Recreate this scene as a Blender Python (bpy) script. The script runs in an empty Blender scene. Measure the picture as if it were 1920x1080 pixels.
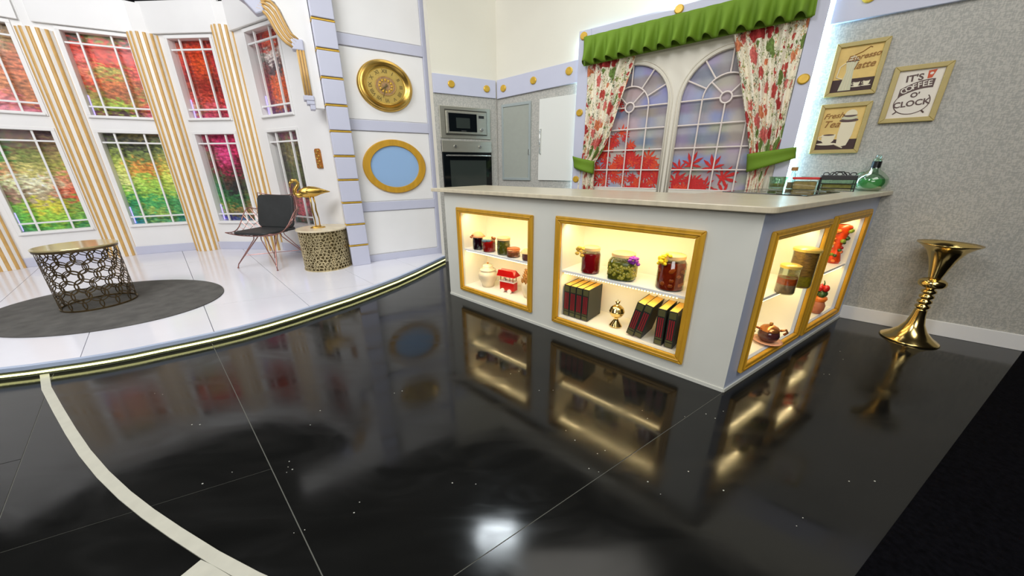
import bpy, bmesh, math, random
from math import sin, cos, pi, radians, atan2, hypot, sqrt
from mathutils import Vector, Matrix, noise
random.seed(11)
S = bpy.context.scene
COL = S.collection

# ------------------------------------------------------------------ camera
cam_d = bpy.data.cameras.new('camera')
cam = bpy.data.objects.new('camera', cam_d)
COL.objects.link(cam)
S.camera = cam
cam_d.sensor_width = 36.0
cam_d.lens = 634.0 / 1920.0 * 36.0
cam_d.clip_start = 0.02
_p, _r = radians(19.55), radians(0.31)
_right = Vector((1, 0, 0)); _fwd = Vector((0, cos(_p), -sin(_p))); _down = Vector((0, -sin(_p), -cos(_p)))
_cx = cos(_r) * _right + sin(_r) * _down
_cy = -(-sin(_r) * _right + cos(_r) * _down)
cam.matrix_world = Matrix(((_cx.x, _cy.x, -_fwd.x, 0), (_cx.y, _cy.y, -_fwd.y, 0), (_cx.z, _cy.z, -_fwd.z, 1.15), (0, 0, 0, 1)))

# ------------------------------------------------------------------ world, lights, exposure
W = bpy.data.worlds.new('studio_dark'); S.world = W; W.use_nodes = True
W.node_tree.nodes['Background'].inputs[0].default_value = (0.55, 0.5, 0.62, 1)
W.node_tree.nodes['Background'].inputs[1].default_value = 0.012
S.view_settings.view_transform = 'Standard'
S.view_settings.look = 'None'
S.view_settings.gamma = 1.0
S.view_settings.exposure = 0.0
S.view_settings.use_curve_mapping = False

def area(name, loc, target, sx, sy, power, col=(1, 1, 1), spread=None):
    l = bpy.data.lights.new(name, 'AREA'); l.shape = 'RECTANGLE'; l.size = sx; l.size_y = sy
    l.energy = power; l.color = col
    if spread: l.spread = radians(spread)
    o = bpy.data.objects.new(name, l); COL.objects.link(o); o.location = loc
    d = Vector(target) - Vector(loc)
    o.rotation_euler = d.to_track_quat('-Z', 'Y').to_euler()
    return o
# studio soft lights hung from the grid in front of the set (behind / above the camera); the low one is an added fill
area('studio_or_fill_light', (-2.9, -0.5, 4.1), (-4.1, 4.5, 1.3), 3.0, 1.6, 178, (0.97, 0.98, 1.0))
area('studio_or_fill_light', (1.2, -0.9, 4.2), (0.6, 3.5, 1.2), 3.2, 1.6, 88, (1.0, 0.98, 0.93))
area('studio_or_fill_light', (-3.6, 2.3, 4.4), (-3.6, 3.6, 0.0), 2.4, 1.2, 50, (0.96, 0.96, 1.0))
area('studio_or_fill_light', (1.0, 3.2, 4.6), (1.0, 3.4, 0.0), 2.0, 1.0, 15, (1.0, 0.96, 0.88))
area('studio_or_fill_light', (-0.6, -2.6, 2.3), (0.3, 3.0, 0.7), 2.4, 1.2, 62, (1.0, 0.99, 0.96))  # low frontal fill added to brighten the island, not a known lamp
# the LED panel mirrored in the black floor
area('studio_or_fill_light', (-0.22, 3.18, 3.5), (-0.07, 0.9, 0.0), 0.46, 0.15, 18, (0.86, 0.95, 1.0))

# ------------------------------------------------------------------ materials
def lin(c):
    o = []
    for v in c[:3]:
        v = v / 255.0
        o.append(v / 12.92 if v <= 0.04045 else ((v + 0.055) / 1.055) ** 2.4)
    return (o[0], o[1], o[2], 1)

def new_mat(name):
    m = bpy.data.materials.new(name); m.use_nodes = True
    return m, m.node_tree, m.node_tree.nodes, m.node_tree.links, m.node_tree.nodes['Principled BSDF']

def mat(name, c, rough=0.5, metal=0.0, var=0.0, scale=20.0, bump=0.0, bscale=None, spec=None, emit=None, estr=0.0, stretch=None, coat=0.0):
    m, nt, N, L, b = new_mat(name)
    b.inputs['Base Color'].default_value = lin(c)
    b.inputs['Roughness'].default_value = rough
    b.inputs['Metallic'].default_value = metal
    if coat: b.inputs['Coat Weight'].default_value = coat; b.inputs['Coat Roughness'].default_value = 0.05
    if spec is not None: b.inputs['Specular IOR Level'].default_value = spec
    if emit:
        b.inputs['Emission Color'].default_value = lin(emit); b.inputs['Emission Strength'].default_value = estr
    if var or bump:
        tc = N.new('ShaderNodeTexCoord'); mp = N.new('ShaderNodeMapping')
        if stretch: mp.inputs['Scale'].default_value = stretch
        L.new(tc.outputs['Object'], mp.inputs['Vector'])
        no = N.new('ShaderNodeTexNoise'); no.inputs['Scale'].default_value = scale; no.inputs['Detail'].default_value = 5
        L.new(mp.outputs[0], no.inputs['Vector'])
    if var:
        mx = N.new('ShaderNodeMix'); mx.data_type = 'RGBA'
        base = lin(c)
        mx.inputs['A'].default_value = tuple(max(0, v * (1 - var)) for v in base[:3]) + (1,)
        mx.inputs['B'].default_value = tuple(min(1, v * (1 + var)) for v in base[:3]) + (1,)
        mr = N.new('ShaderNodeMapRange'); mr.inputs[1].default_value = 0.3; mr.inputs[2].default_value = 0.7
        L.new(no.outputs['Fac'], mr.inputs[0]); L.new(mr.outputs[0], mx.inputs['Factor'])
        L.new(mx.outputs['Result'], b.inputs['Base Color'])
    if bump:
        n2 = no
        if bscale:
            n2 = N.new('ShaderNodeTexNoise'); n2.inputs['Scale'].default_value = bscale; n2.inputs['Detail'].default_value = 4
            L.new(mp.outputs[0], n2.inputs['Vector'])
        bp = N.new('ShaderNodeBump'); bp.inputs['Strength'].default_value = bump; bp.inputs['Distance'].default_value = 0.004
        L.new(n2.outputs['Fac'], bp.inputs['Height']); L.new(bp.outputs[0], b.inputs['Normal'])
    return m

def glow(name, c, strength):
    m, nt, N, L, b = new_mat(name)
    b.inputs['Base Color'].default_value = (0, 0, 0, 1)
    b.inputs['Emission Color'].default_value = lin(c); b.inputs['Emission Strength'].default_value = strength
    return m

def thin_glass(name, tint=(235, 245, 240), gl=0.12, rough=0.03, k=0.6):
    m, nt, N, L, b = new_mat(name)
    N.remove(b)
    tr = N.new('ShaderNodeBsdfTransparent'); tr.inputs[0].default_value = lin(tint)
    g = N.new('ShaderNodeBsdfGlossy'); g.inputs['Roughness'].default_value = rough
    lw = N.new('ShaderNodeLayerWeight'); lw.inputs[0].default_value = 0.35
    mt = N.new('ShaderNodeMath'); mt.operation = 'MULTIPLY_ADD'; mt.inputs[1].default_value = k; mt.inputs[2].default_value = gl * 0.5
    mx = N.new('ShaderNodeMixShader')
    L.new(lw.outputs['Fresnel'], mt.inputs[0]); L.new(mt.outputs[0], mx.inputs[0])
    L.new(tr.outputs[0], mx.inputs[1]); L.new(g.outputs[0], mx.inputs[2])
    L.new(mx.outputs[0], N['Material Output'].inputs[0])
    return m

M = {}
M['white'] = mat('white_paint', (236, 235, 233), 0.45, var=0.02, scale=3)
M['cream'] = mat('warm_white_paint', (226, 222, 206), 0.55, var=0.02, scale=2)
M['lav'] = mat('lavender_paint', (198, 200, 217), 0.45, var=0.02, scale=4)
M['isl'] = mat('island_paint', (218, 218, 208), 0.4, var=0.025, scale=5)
M['islside'] = mat('island_side_blue_grey', (182, 192, 216), 0.35, var=0.02, scale=5)  # darker and bluer than the front panel colour
M['niche'] = mat('niche_paint', (245, 240, 224), 0.5)
M['goldp'] = mat('gold_paint', (196, 148, 38), 0.42, var=0.12, scale=30, stretch=(1, 1, 0.15))
M['goldleaf'] = mat('gold_leaf_paint', (214, 172, 60), 0.35, metal=0.25, var=0.1, scale=25)
M['stripe'] = mat('gold_stripe_paint', (208, 166, 98), 0.42, metal=0.0, var=0.08, scale=14)
M['colwhite'] = mat('column_white', (240, 236, 228), 0.4)
M['brass'] = mat('polished_brass', (226, 198, 128), 0.17, metal=1.0)
M['brass2'] = mat('satin_brass', (208, 170, 88), 0.3, metal=1.0, var=0.15, scale=10)
M['champ'] = mat('champagne_metal', (206, 190, 146), 0.32, metal=0.6, var=0.3, scale=40)
M['drumdark'] = mat('dark_bronze_lining', (96, 82, 50), 0.4, metal=0.6)
M['bronze'] = mat('bronze_lattice_metal', (104, 88, 62), 0.35, metal=0.8, var=0.2, scale=30)
M['copperwire'] = mat('copper_wire', (176, 130, 122), 0.3, metal=0.9)
M['cush'] = mat('charcoal_leatherette', (48, 50, 50), 0.55, var=0.15, scale=8, bump=0.2, bscale=200)
M['rug'] = mat('dark_grey_rug', (92, 90, 86), 0.95, var=0.22, scale=9, bump=0.6, bscale=260)
M['steel'] = mat('brushed_steel', (176, 174, 160), 0.33, metal=0.7, var=0.06, scale=6, stretch=(1, 1, 30))
M['blackglass'] = mat('black_appliance_glass', (14, 18, 20), 0.06, spec=0.6)
M['ovenwin'] = mat('oven_window_glass', (52, 58, 54), 0.08, spec=0.6)
M['chrome'] = mat('satin_chrome', (210, 210, 205), 0.2, metal=0.9)
M['frost'] = mat('frosted_cabinet_glass', (164, 168, 158), 0.25, var=0.02)
M['frostframe'] = mat('alu_door_frame', (176, 186, 184), 0.35, metal=0.3)
M['doorw'] = mat('gloss_white_door', (232, 233, 226), 0.12, coat=0.5)
M['top'] = mat('beige_laminate', (214, 203, 176), 0.28, var=0.1, scale=5, stretch=(1, 6, 1))
M['green'] = mat('green_fabric', (106, 140, 26), 0.75, var=0.08, scale=6, bump=0.3, bscale=300)
M['blackp'] = mat('black_plastic', (22, 22, 22), 0.35)
M['shelfw'] = mat('shelf_white', (240, 240, 236), 0.3)
M['bluedisc'] = mat('pale_blue_panel', (150, 184, 222), 0.3)
M['matte'] = mat('black_matting', (9, 9, 13), 1.0, var=0.5, scale=60, bump=0.5, bscale=300, spec=0.05)
M['grout'] = mat('subfloor_grey', (112, 112, 104), 0.8)
M['grout2'] = mat('tile_grout', (168, 168, 176), 0.8)
M['inlay'] = mat('pale_metal_inlay', (196, 194, 178), 0.4, var=0.05)
M['nose'] = mat('stage_nosing', (176, 190, 214), 0.35)
M['riser'] = mat('stage_riser', (84, 88, 72), 0.5)
M['tile'] = mat('white_marble_tile', (232, 231, 238), 0.14, var=0.035, scale=1.6)
M['ledY'] = glow('led_warm_green', (250, 248, 170), 2.4)
M['ledW'] = glow('led_warm', (255, 226, 150), 9.0)
M['ledB'] = glow('led_cyan', (150, 220, 255), 6.0)
M['ledV'] = glow('led_violet', (150, 140, 255), 3.0)
M['glass'] = thin_glass('jar_glass')
M['winglass'] = thin_glass('window_glass', (252, 252, 252), 0.0, k=0.08)
M['greenglass'] = thin_glass('green_glass', (218, 238, 220), 0.15, k=0.4)
M['greenliq'] = mat('green_liquid', (104, 170, 108), 0.3, spec=0.7)
M['paper'] = mat('book_page_gilt', (226, 178, 84), 0.5, var=0.15, scale=60)
M['bookcov'] = mat('book_cover_black_green', (36, 40, 34), 0.5)
M['bookred'] = mat('book_spine_red', (140, 30, 38), 0.45)
M['bookgold'] = mat('book_spine_olive', (84, 82, 48), 0.45)
M['lidwood'] = mat('pale_lid', (222, 186, 130), 0.5, var=0.08)
M['redjam'] = mat('red_jam', (158, 16, 26), 0.12, spec=0.6)
M['darkjam'] = mat('dark_berry_jam', (46, 8, 24), 0.12, spec=0.6)
M['redj2'] = mat('bright_red_jam', (196, 26, 18), 0.12, spec=0.6)
M['pickle'] = mat('olive_brine', (120, 112, 34), 0.2, var=0.35, scale=60)
M['olive'] = mat('green_olive', (150, 142, 44), 0.3, var=0.15, scale=30)
M['peachj'] = mat('peach_syrup', (142, 40, 14), 0.1, var=0.3, scale=30)
M['peach'] = mat('orange_peach_piece', (206, 92, 24), 0.3, var=0.2, scale=30)
M['cloth'] = mat('peach_fabric', (232, 160, 112), 0.8)
M['clothy'] = mat('pale_check_fabric', (236, 196, 140), 0.8)
M['ribbon'] = mat('blue_grey_ribbon', (110, 136, 142), 0.5)
M['strawf'] = mat('dried_straw_flower', (206, 170, 70), 0.8)
M['purplef'] = mat('purple_flower', (146, 56, 168), 0.7)
M['yellowf'] = mat('yellow_flower', (240, 208, 30), 0.7)
M['orangef'] = mat('rust_flower', (150, 84, 30), 0.8)
M['ceram'] = mat('ivory_ceramic', (222, 208, 176), 0.25)
M['cartred'] = mat('red_enamel', (196, 20, 16), 0.3)
M['cartwhite'] = mat('white_enamel', (240, 228, 214), 0.3)
M['copper'] = mat('copper_food', (176, 96, 52), 0.4, var=0.25, scale=80)
M['pinkj'] = mat('dusty_pink_jam', (168, 96, 90), 0.3)
M['cone'] = mat('gold_brown_cone', (160, 110, 50), 0.5)
M['beans'] = mat('dried_pasta_beans', (168, 118, 50), 0.5, var=0.45, scale=45, stretch=(1, 1, 3))
M['lentil'] = mat('orange_lentils', (202, 84, 22), 0.6, var=0.25, scale=90)
M['rice'] = mat('pale_mixed_grain', (188, 150, 116), 0.6, var=0.3, scale=70)
M['golden'] = mat('gold_lid', (240, 206, 104), 0.3, metal=0.4)
M['yelbean'] = mat('yellow_beans', (180, 150, 30), 0.6, var=0.3, scale=60)
M['glaze'] = mat('plum_brown_glaze', (74, 40, 44), 0.08, spec=0.7)
M['coppl'] = mat('copper_lid', (214, 140, 84), 0.2, metal=0.8)
M['saucer'] = mat('pink_saucer', (232, 170, 136), 0.4)
M['vase1'] = mat('orange_red_ceramic', (210, 66, 22), 0.25, var=0.4, scale=25)
M['vgreen'] = mat('olive_green_ceramic', (120, 140, 36), 0.3)
M['vorange'] = mat('orange_ceramic', (228, 120, 46), 0.3)
M['vred'] = mat('red_ceramic', (186, 34, 28), 0.25)
M['vdark'] = mat('dark_green_ceramic', (50, 80, 36), 0.3)
M['clay'] = mat('terracotta', (186, 112, 78), 0.5)
M['redlid'] = mat('red_lid', (206, 40, 34), 0.4)
M['cork'] = mat('cork_brown', (170, 126, 70), 0.7, var=0.2, scale=60)
M['tan'] = mat('tan_crackers', (190, 156, 96), 0.6, var=0.2, scale=40)
M['picframe'] = mat('light_gold_wood', (182, 162, 98), 0.45, var=0.06, scale=20)
M['picyel'] = mat('ochre_print_paper', (226, 194, 118), 0.7, var=0.1, scale=12)
M['picwhite'] = mat('white_print_paper', (234, 226, 212), 0.7)
M['picdark'] = mat('print_dark_brown', (66, 46, 44), 0.7)
M['picink'] = mat('print_ink_brown', (96, 76, 72), 0.7)
M['picgold'] = mat('print_ink_ochre', (150, 106, 50), 0.7)
M['piccream'] = mat('print_cream', (232, 222, 192), 0.7)
M['picgrey'] = mat('print_pale_grey', (206, 204, 172), 0.7)
M['picred'] = mat('print_red', (206, 92, 60), 0.7)
M['plate'] = mat('carved_amber_plaque', (176, 112, 44), 0.35, metal=0.4, var=0.45, scale=70)
M['dust'] = mat('dust_speck', (190, 190, 180), 0.9)
M['clockface'] = mat('aged_gold_dial', (192, 164, 84), 0.4, metal=0.35, var=0.1, scale=20)
M['clockdark'] = mat('dial_dark', (104, 88, 40), 0.6)
M['clockmid'] = mat('dial_rose_brown', (160, 124, 84), 0.5, var=0.25, scale=60)
M['arch'] = mat('ivory_arch_paint', (226, 220, 204), 0.45)
M['muntin'] = mat('muntin_paint', (236, 224, 216), 0.4)
M['leaf'] = mat('printed_red_leaf', (200, 36, 34), 0.7, var=0.25, scale=8)
M['leafo'] = mat('printed_orange_leaf', (214, 70, 36), 0.7, var=0.2, scale=8)

# gloss black floor: roughness smears and faint relief
def floor_mat():
    m, nt, N, L, b = new_mat('black_gloss_floor')
    tc = N.new('ShaderNodeTexCoord'); mp = N.new('ShaderNodeMapping'); mp.inputs['Rotation'].default_value = (0, 0, radians(25)); mp.inputs['Scale'].default_value = (1.0, 2.6, 1)
    L.new(tc.outputs['Object'], mp.inputs[0])
    n = N.new('ShaderNodeTexNoise'); n.inputs['Scale'].default_value = 2.2; n.inputs['Detail'].default_value = 8; n.inputs['Distortion'].default_value = 1.2
    L.new(mp.outputs[0], n.inputs['Vector'])
    r = N.new('ShaderNodeMapRange'); r.inputs[1].default_value = 0.35; r.inputs[2].default_value = 0.75; r.inputs[3].default_value = 0.07; r.inputs[4].default_value = 0.19
    L.new(n.outputs['Fac'], r.inputs[0]); L.new(r.outputs[0], b.inputs['Roughness'])
    c = N.new('ShaderNodeMix'); c.data_type = 'RGBA'; c.inputs['A'].default_value = (0.0045, 0.0047, 0.0045, 1); c.inputs['B'].default_value = (0.013, 0.013, 0.012, 1)
    L.new(n.outputs['Fac'], c.inputs['Factor']); L.new(c.outputs['Result'], b.inputs['Base Color'])
    n2 = N.new('ShaderNodeTexNoise'); n2.inputs['Scale'].default_value = 1.3; n2.inputs['Detail'].default_value = 1
    L.new(tc.outputs['Object'], n2.inputs['Vector'])
    bp = N.new('ShaderNodeBump'); bp.inputs['Strength'].default_value = 0.12; bp.inputs['Distance'].default_value = 0.01
    L.new(n2.outputs['Fac'], bp.inputs['Height']); L.new(bp.outputs[0], b.inputs['Normal'])
    b.inputs['Specular IOR Level'].default_value = 0.40
    return m
M['floor'] = floor_mat()

def plaster_mat():
    m, nt, N, L, b = new_mat('grey_woven_wallpaper')
    tc = N.new('ShaderNodeTexCoord')
    mp = N.new('ShaderNodeMapping'); mp.inputs['Scale'].default_value = (1, 1, 3.2); L.new(tc.outputs['Object'], mp.inputs[0])
    n = N.new('ShaderNodeTexNoise'); n.inputs['Scale'].default_value = 60; n.inputs['Detail'].default_value = 6; L.new(mp.outputs[0], n.inputs['Vector'])
    mp2 = N.new('ShaderNodeMapping'); mp2.inputs['Scale'].default_value = (3.4, 1, 1); L.new(tc.outputs['Object'], mp2.inputs[0])
    n2 = N.new('ShaderNodeTexNoise'); n2.inputs['Scale'].default_value = 46; n2.inputs['Detail'].default_value = 4; L.new(mp2.outputs[0], n2.inputs['Vector'])
    ad = N.new('ShaderNodeMath'); ad.operation = 'ADD'; L.new(n.outputs['Fac'], ad.inputs[0]); L.new(n2.outputs['Fac'], ad.inputs[1])
    r = N.new('ShaderNodeValToRGB'); r.color_ramp.elements[0].position = 0.80; r.color_ramp.elements[0].color = lin((164, 163, 156)); r.color_ramp.elements[1].position = 1.0; r.color_ramp.elements[1].color = lin((190, 187, 178))
    e = r.color_ramp.elements.new(0.92); e.color = lin((175, 173, 165))
    mr = N.new('ShaderNodeMath'); mr.operation = 'MULTIPLY'; mr.inputs[1].default_value = 0.92
    L.new(ad.outputs[0], mr.inputs[0]); L.new(mr.outputs[0], r.inputs[0]); L.new(r.outputs[0], b.inputs['Base Color'])
    bp = N.new('ShaderNodeBump'); bp.inputs['Strength'].default_value = 0.25; bp.inputs['Distance'].default_value = 0.003
    L.new(ad.outputs[0], bp.inputs['Height']); L.new(bp.outputs[0], b.inputs['Normal']); b.inputs['Roughness'].default_value = 0.6
    return m
M['plaster'] = plaster_mat()

def floral_mat():
    m, nt, N, L, b = new_mat('floral_curtain_print')
    uv = N.new('ShaderNodeUVMap'); uv.uv_map = 'UVMap'
    base = lin((242, 234, 212))
    cur = None
    def layer(prev, scale, thr, cols, rand, seedoff, dist=0.35, stretch=(1, 1, 1)):
        mp = N.new('ShaderNodeMapping'); mp.inputs['Location'].default_value = (seedoff, seedoff * 1.7, 0); mp.inputs['Scale'].default_value = stretch
        L.new(uv.outputs[0], mp.inputs[0])
        nz = N.new('ShaderNodeTexNoise'); nz.inputs['Scale'].default_value = scale * 2.4; nz.inputs['Detail'].default_value = 3
        L.new(mp.outputs[0], nz.inputs['Vector'])
        mixv = N.new('ShaderNodeMix'); mixv.data_type = 'VECTOR'; mixv.inputs['Factor'].default_value = dist * 0.12
        L.new(mp.outputs[0], mixv.inputs['A']); L.new(nz.outputs['Color'], mixv.inputs['B'])
        v = N.new('ShaderNodeTexVoronoi'); v.inputs['Scale'].default_value = scale; v.inputs['Randomness'].default_value = rand
        L.new(mixv.outputs['Result'], v.inputs['Vector'])
        sep = N.new('ShaderNodeSeparateColor'); L.new(v.outputs['Color'], sep.inputs[0])
        # only some cells carry a motif; size varies by cell
        ms = N.new('ShaderNodeMath'); ms.operation = 'MULTIPLY'; ms.inputs[1].default_value = thr; L.new(sep.outputs[0], ms.inputs[0])
        lt = N.new('ShaderNodeMath'); lt.operation = 'LESS_THAN'; L.new(v.outputs['Distance'], lt.inputs[0]); L.new(ms.outputs[0], lt.inputs[1])
        rp = N.new('ShaderNodeValToRGB'); rp.color_ramp.interpolation = 'CONSTANT'
        el = rp.color_ramp.elements; el[0].position = 0; el[0].color = lin(cols[0]); el[1].position = 1.0 / len(cols); el[1].color = lin(cols[1])
        for i in range(2, len(cols)):
            e = el.new(i / len(cols)); e.color = lin(cols[i])
        L.new(sep.outputs[1], rp.inputs[0])
        # petals darker in the heart
        hs = N.new('ShaderNodeMix'); hs.data_type = 'RGBA'; hs.blend_type = 'MULTIPLY'
        n3 = N.new('ShaderNodeTexNoise'); n3.inputs['Scale'].default_value = scale * 5; L.new(uv.outputs[0], n3.inputs['Vector'])
        cr = N.new('ShaderNodeValToRGB'); cr.color_ramp.elements[0].position = 0.42; cr.color_ramp.elements[0].color = (0.62, 0.5, 0.5, 1); cr.color_ramp.elements[1].position = 0.6; cr.color_ramp.elements[1].color = (1, 1, 1, 1)
        L.new(n3.outputs['Fac'], cr.inputs[0]); hs.inputs['Factor'].default_value = 0.8
        L.new(rp.outputs[0], hs.inputs['A']); L.new(cr.outputs[0], hs.inputs['B'])
        mx = N.new('ShaderNodeMix'); mx.data_type = 'RGBA'
        L.new(lt.outputs[0], mx.inputs['Factor'])
        if prev is None: mx.inputs['A'].default_value = base
        else: L.new(prev, mx.inputs['A'])
        L.new(hs.outputs['Result'], mx.inputs['B'])
        return mx.outputs['Result']
    cur = layer(None, 21, 0.54, [(120, 140, 60), (90, 116, 72), (168, 178, 96), (70, 96, 60)], 1.0, 3.3, 1.4, (1.5, 0.8, 1))
    cur = layer(cur, 19, 0.42, [(230, 140, 90), (150, 170, 90), (200, 80, 70), (228, 170, 110)], 1.0, 9.1, 1.0)
    cur = layer(cur, 9.5, 0.66, [(206, 84, 76), (222, 122, 112), (186, 58, 56), (116, 146, 70), (226, 140, 96)], 0.9, 0.0, 0.8)
    L.new(cur, b.inputs['Base Color']); b.inputs['Roughness'].default_value = 0.8
    return m
M['floral'] = floral_mat()

def attr_mat(name, rough=0.55, fine=60.0, lo=0.85, hi=1.3):
    m, nt, N, L, b = new_mat(name)
    a = N.new('ShaderNodeVertexColor'); a.layer_name = 'Col'
    tc = N.new('ShaderNodeTexCoord'); n = N.new('ShaderNodeTexNoise'); n.inputs['Scale'].default_value = fine; n.inputs['Detail'].default_value = 4
    L.new(tc.outputs['Object'], n.inputs['Vector'])
    r = N.new('ShaderNodeMapRange'); r.inputs[1].default_value = 0.3; r.inputs[2].default_value = 0.7; r.inputs[3].default_value = lo; r.inputs[4].default_value = hi
    L.new(n.outputs['Fac'], r.inputs[0])
    mx = N.new('ShaderNodeVectorMath'); mx.operation = 'SCALE'
    L.new(a.outputs[0], mx.inputs[0]); L.new(r.outputs[0], mx.inputs['Scale'])
    L.new(mx.outputs[0], b.inputs['Base Color']); b.inputs['Roughness'].default_value = rough
    return m
M['print'] = attr_mat('garden_print', 0.4, 55)
M['mural'] = attr_mat('brick_wall_print', 0.6, 5, 0.93, 1.07)

# ------------------------------------------------------------------ mesh builder
class MB:
    def __init__(s): s.v = []; s.f = []
    def add(s, vs, fs):
        o = len(s.v); s.v += [tuple(v) for v in vs]; s.f += [tuple(i + o for i in f) for f in fs]; return s
    def box(s, x0, y0, z0, x1, y1, z1):
        if x0 > x1: x0, x1 = x1, x0
        if y0 > y1: y0, y1 = y1, y0
        if z0 > z1: z0, z1 = z1, z0
        return s.add([(x0, y0, z0), (x1, y0, z0), (x1, y1, z0), (x0, y1, z0), (x0, y0, z1), (x1, y0, z1), (x1, y1, z1), (x0, y1, z1)],
                     [(0, 3, 2, 1), (4, 5, 6, 7), (0, 1, 5, 4), (1, 2, 6, 5), (2, 3, 7, 6), (3, 0, 4, 7)])
    def prism(s, poly, z0, z1):            # plan polygon, extruded in z
        n = len(poly); a = sum(poly[i][0] * poly[(i + 1) % n][1] - poly[(i + 1) % n][0] * poly[i][1] for i in range(n))
        if a < 0: poly = poly[::-1]
        return s.add([(p[0], p[1], z0) for p in poly] + [(p[0], p[1], z1) for p in poly],
                     [tuple(range(n - 1, -1, -1)), tuple(range(n, 2 * n))] + [(i, (i + 1) % n, n + (i + 1) % n, n + i) for i in range(n)])
    def plate(s, poly, y0, y1):            # outline in wall plane (x,z), thickness in y
        n = len(poly); a = sum(poly[i][0] * poly[(i + 1) % n][1] - poly[(i + 1) % n][0] * poly[i][1] for i in range(n))
        if a < 0: poly = poly[::-1]
        if y0 > y1: y0, y1 = y1, y0
        return s.add([(p[0], y0, p[1]) for p in poly] + [(p[0], y1, p[1]) for p in poly],
                     [tuple(range(n)), tuple(range(2 * n - 1, n - 1, -1))] + [(i, n + i, n + (i + 1) % n, (i + 1) % n) for i in range(n)])
    def lathe(s, prof, seg=28, c=(0, 0, 0), sx=1.0, sy=1.0, axis='z', a0=0, a1=2 * pi):
        vs = []; fs = []; full = abs(a1 - a0 - 2 * pi) < 1e-6; m = seg if full else seg + 1
        for r, z in prof:
            for i in range(m):
                a = a0 + (a1 - a0) * i / seg
                p = (r * cos(a) * sx, r * sin(a) * sy, z)
                if axis == 'y': p = (r * cos(a) * sx, -z, r * sin(a) * sy)
                if axis == 'x': p = (z, r * cos(a) * sx, r * sin(a) * sy)
                vs.append((p[0] + c[0], p[1] + c[1], p[2] + c[2]))
        for j in range(len(prof) - 1):
            for i in range(seg):
                a_ = j * m + i; b_ = j * m + (i + 1) % m
                fs.append((a_, b_, b_ + m, a_ + m))
        return s.add(vs, fs)
    def tube(s, pts, r, seg=6, closed=False, flat=None):
        pts = [Vector(p) for p in pts]; n = len(pts); vs = []; fs = []
        up = Vector((0, 0, 1)); prev = None
        for i, p in enumerate(pts):
            if closed: t = pts[(i + 1) % n] - pts[i - 1]
            else: t = pts[min(i + 1, n - 1)] - pts[max(i - 1, 0)]
            t.normalize()
            if prev is None:
                u = t.cross(up)
                if u.length < 0.05: u = t.cross(Vector((1, 0, 0)))
            else: u = prev - t * prev.dot(t)
            u.normalize(); w = t.cross(u); prev = u
            rr = r[i] if isinstance(r, (list, tuple)) else r
            for k in range(seg):
                a = 2 * pi * k / seg
                vs.append(p + u * cos(a) * rr + w * sin(a) * rr)
        m = n if closed else n - 1
        for i in range(m):
            for k in range(seg):
                a = i * seg + k; b = i * seg + (k + 1) % seg; j = ((i + 1) % n) * seg
                fs.append((a, b, j + (k + 1) % seg, j + k))
        if not closed:
            fs.append(tuple(range(seg - 1, -1, -1))); fs.append(tuple((n - 1) * seg + k for k in range(seg)))
        return s.add(vs, fs)
    def ball(s, c, r, sx=1, sy=1, sz=1, seg=12, rings=8):
        return s.lathe([(max(1e-4, r * sin(pi * i / rings)), -r * cos(pi * i / rings) * sz) for i in range(rings + 1)], seg, c, sx, sy)
    def grid(s, nu, nv, fn):
        vs = [fn(i / nu, j / nv) for j in range(nv + 1) for i in range(nu + 1)]
        fs = [(j * (nu + 1) + i, j * (nu + 1) + i + 1, (j + 1) * (nu + 1) + i + 1, (j + 1) * (nu + 1) + i) for j in range(nv) for i in range(nu)]
        return s.add(vs, fs)
    def xf(s, mtx):
        s.v = [tuple(mtx @ Vector(v)) for v in s.v]; return s
    def build(s, name, m, parent=None, smooth=False, bevel=0.0, loc=None, rz=None, kind=None, label=None, bseg=2):
        me = bpy.data.meshes.new(name); me.from_pydata(s.v, [], s.f); me.update()
        o = bpy.data.objects.new(name, me); COL.objects.link(o)
        if isinstance(m, str): m = M[m]
        me.materials.append(m)
        bm = bmesh.new(); bm.from_mesh(me); bmesh.ops.recalc_face_normals(bm, faces=bm.faces); bm.to_mesh(me); bm.free()
        if smooth:
            for p in me.polygons: p.use_smooth = True
            if smooth == 'auto':
                md = o.modifiers.new('edges', 'EDGE_SPLIT'); md.split_angle = radians(35)
        if bevel:
            b = o.modifiers.new('bevel', 'BEVEL'); b.width = bevel; b.segments = bseg; b.limit_method = 'ANGLE'; b.angle_limit = radians(40)
        if parent is not None: o.parent = parent
        if loc is not None: o.location = loc
        if rz is not None: o.rotation_euler = (0, 0, rz)
        if kind: o['kind'] = kind
        if label: o['label'] = label
        return o

def thing(name, label, cat, loc=(0, 0, 0), rz=0.0, group=None, kind=None, tilt=None):
    o = bpy.data.objects.new(name, None); COL.objects.link(o); o.empty_display_size = 0.1
    o.location = loc; o.rotation_euler = (tilt[0] if tilt else 0, tilt[1] if tilt else 0, rz)
    if label: o['label'] = label
    if cat: o['category'] = cat
    if group: o['group'] = group
    if kind: o['kind'] = kind
    return o

def copy_tree(o, parent=None):
    c = o.copy(); COL.objects.link(c)
    if parent is not None: c.parent = parent
    for ch in list(o.children): copy_tree(ch, c)
    return c

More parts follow.
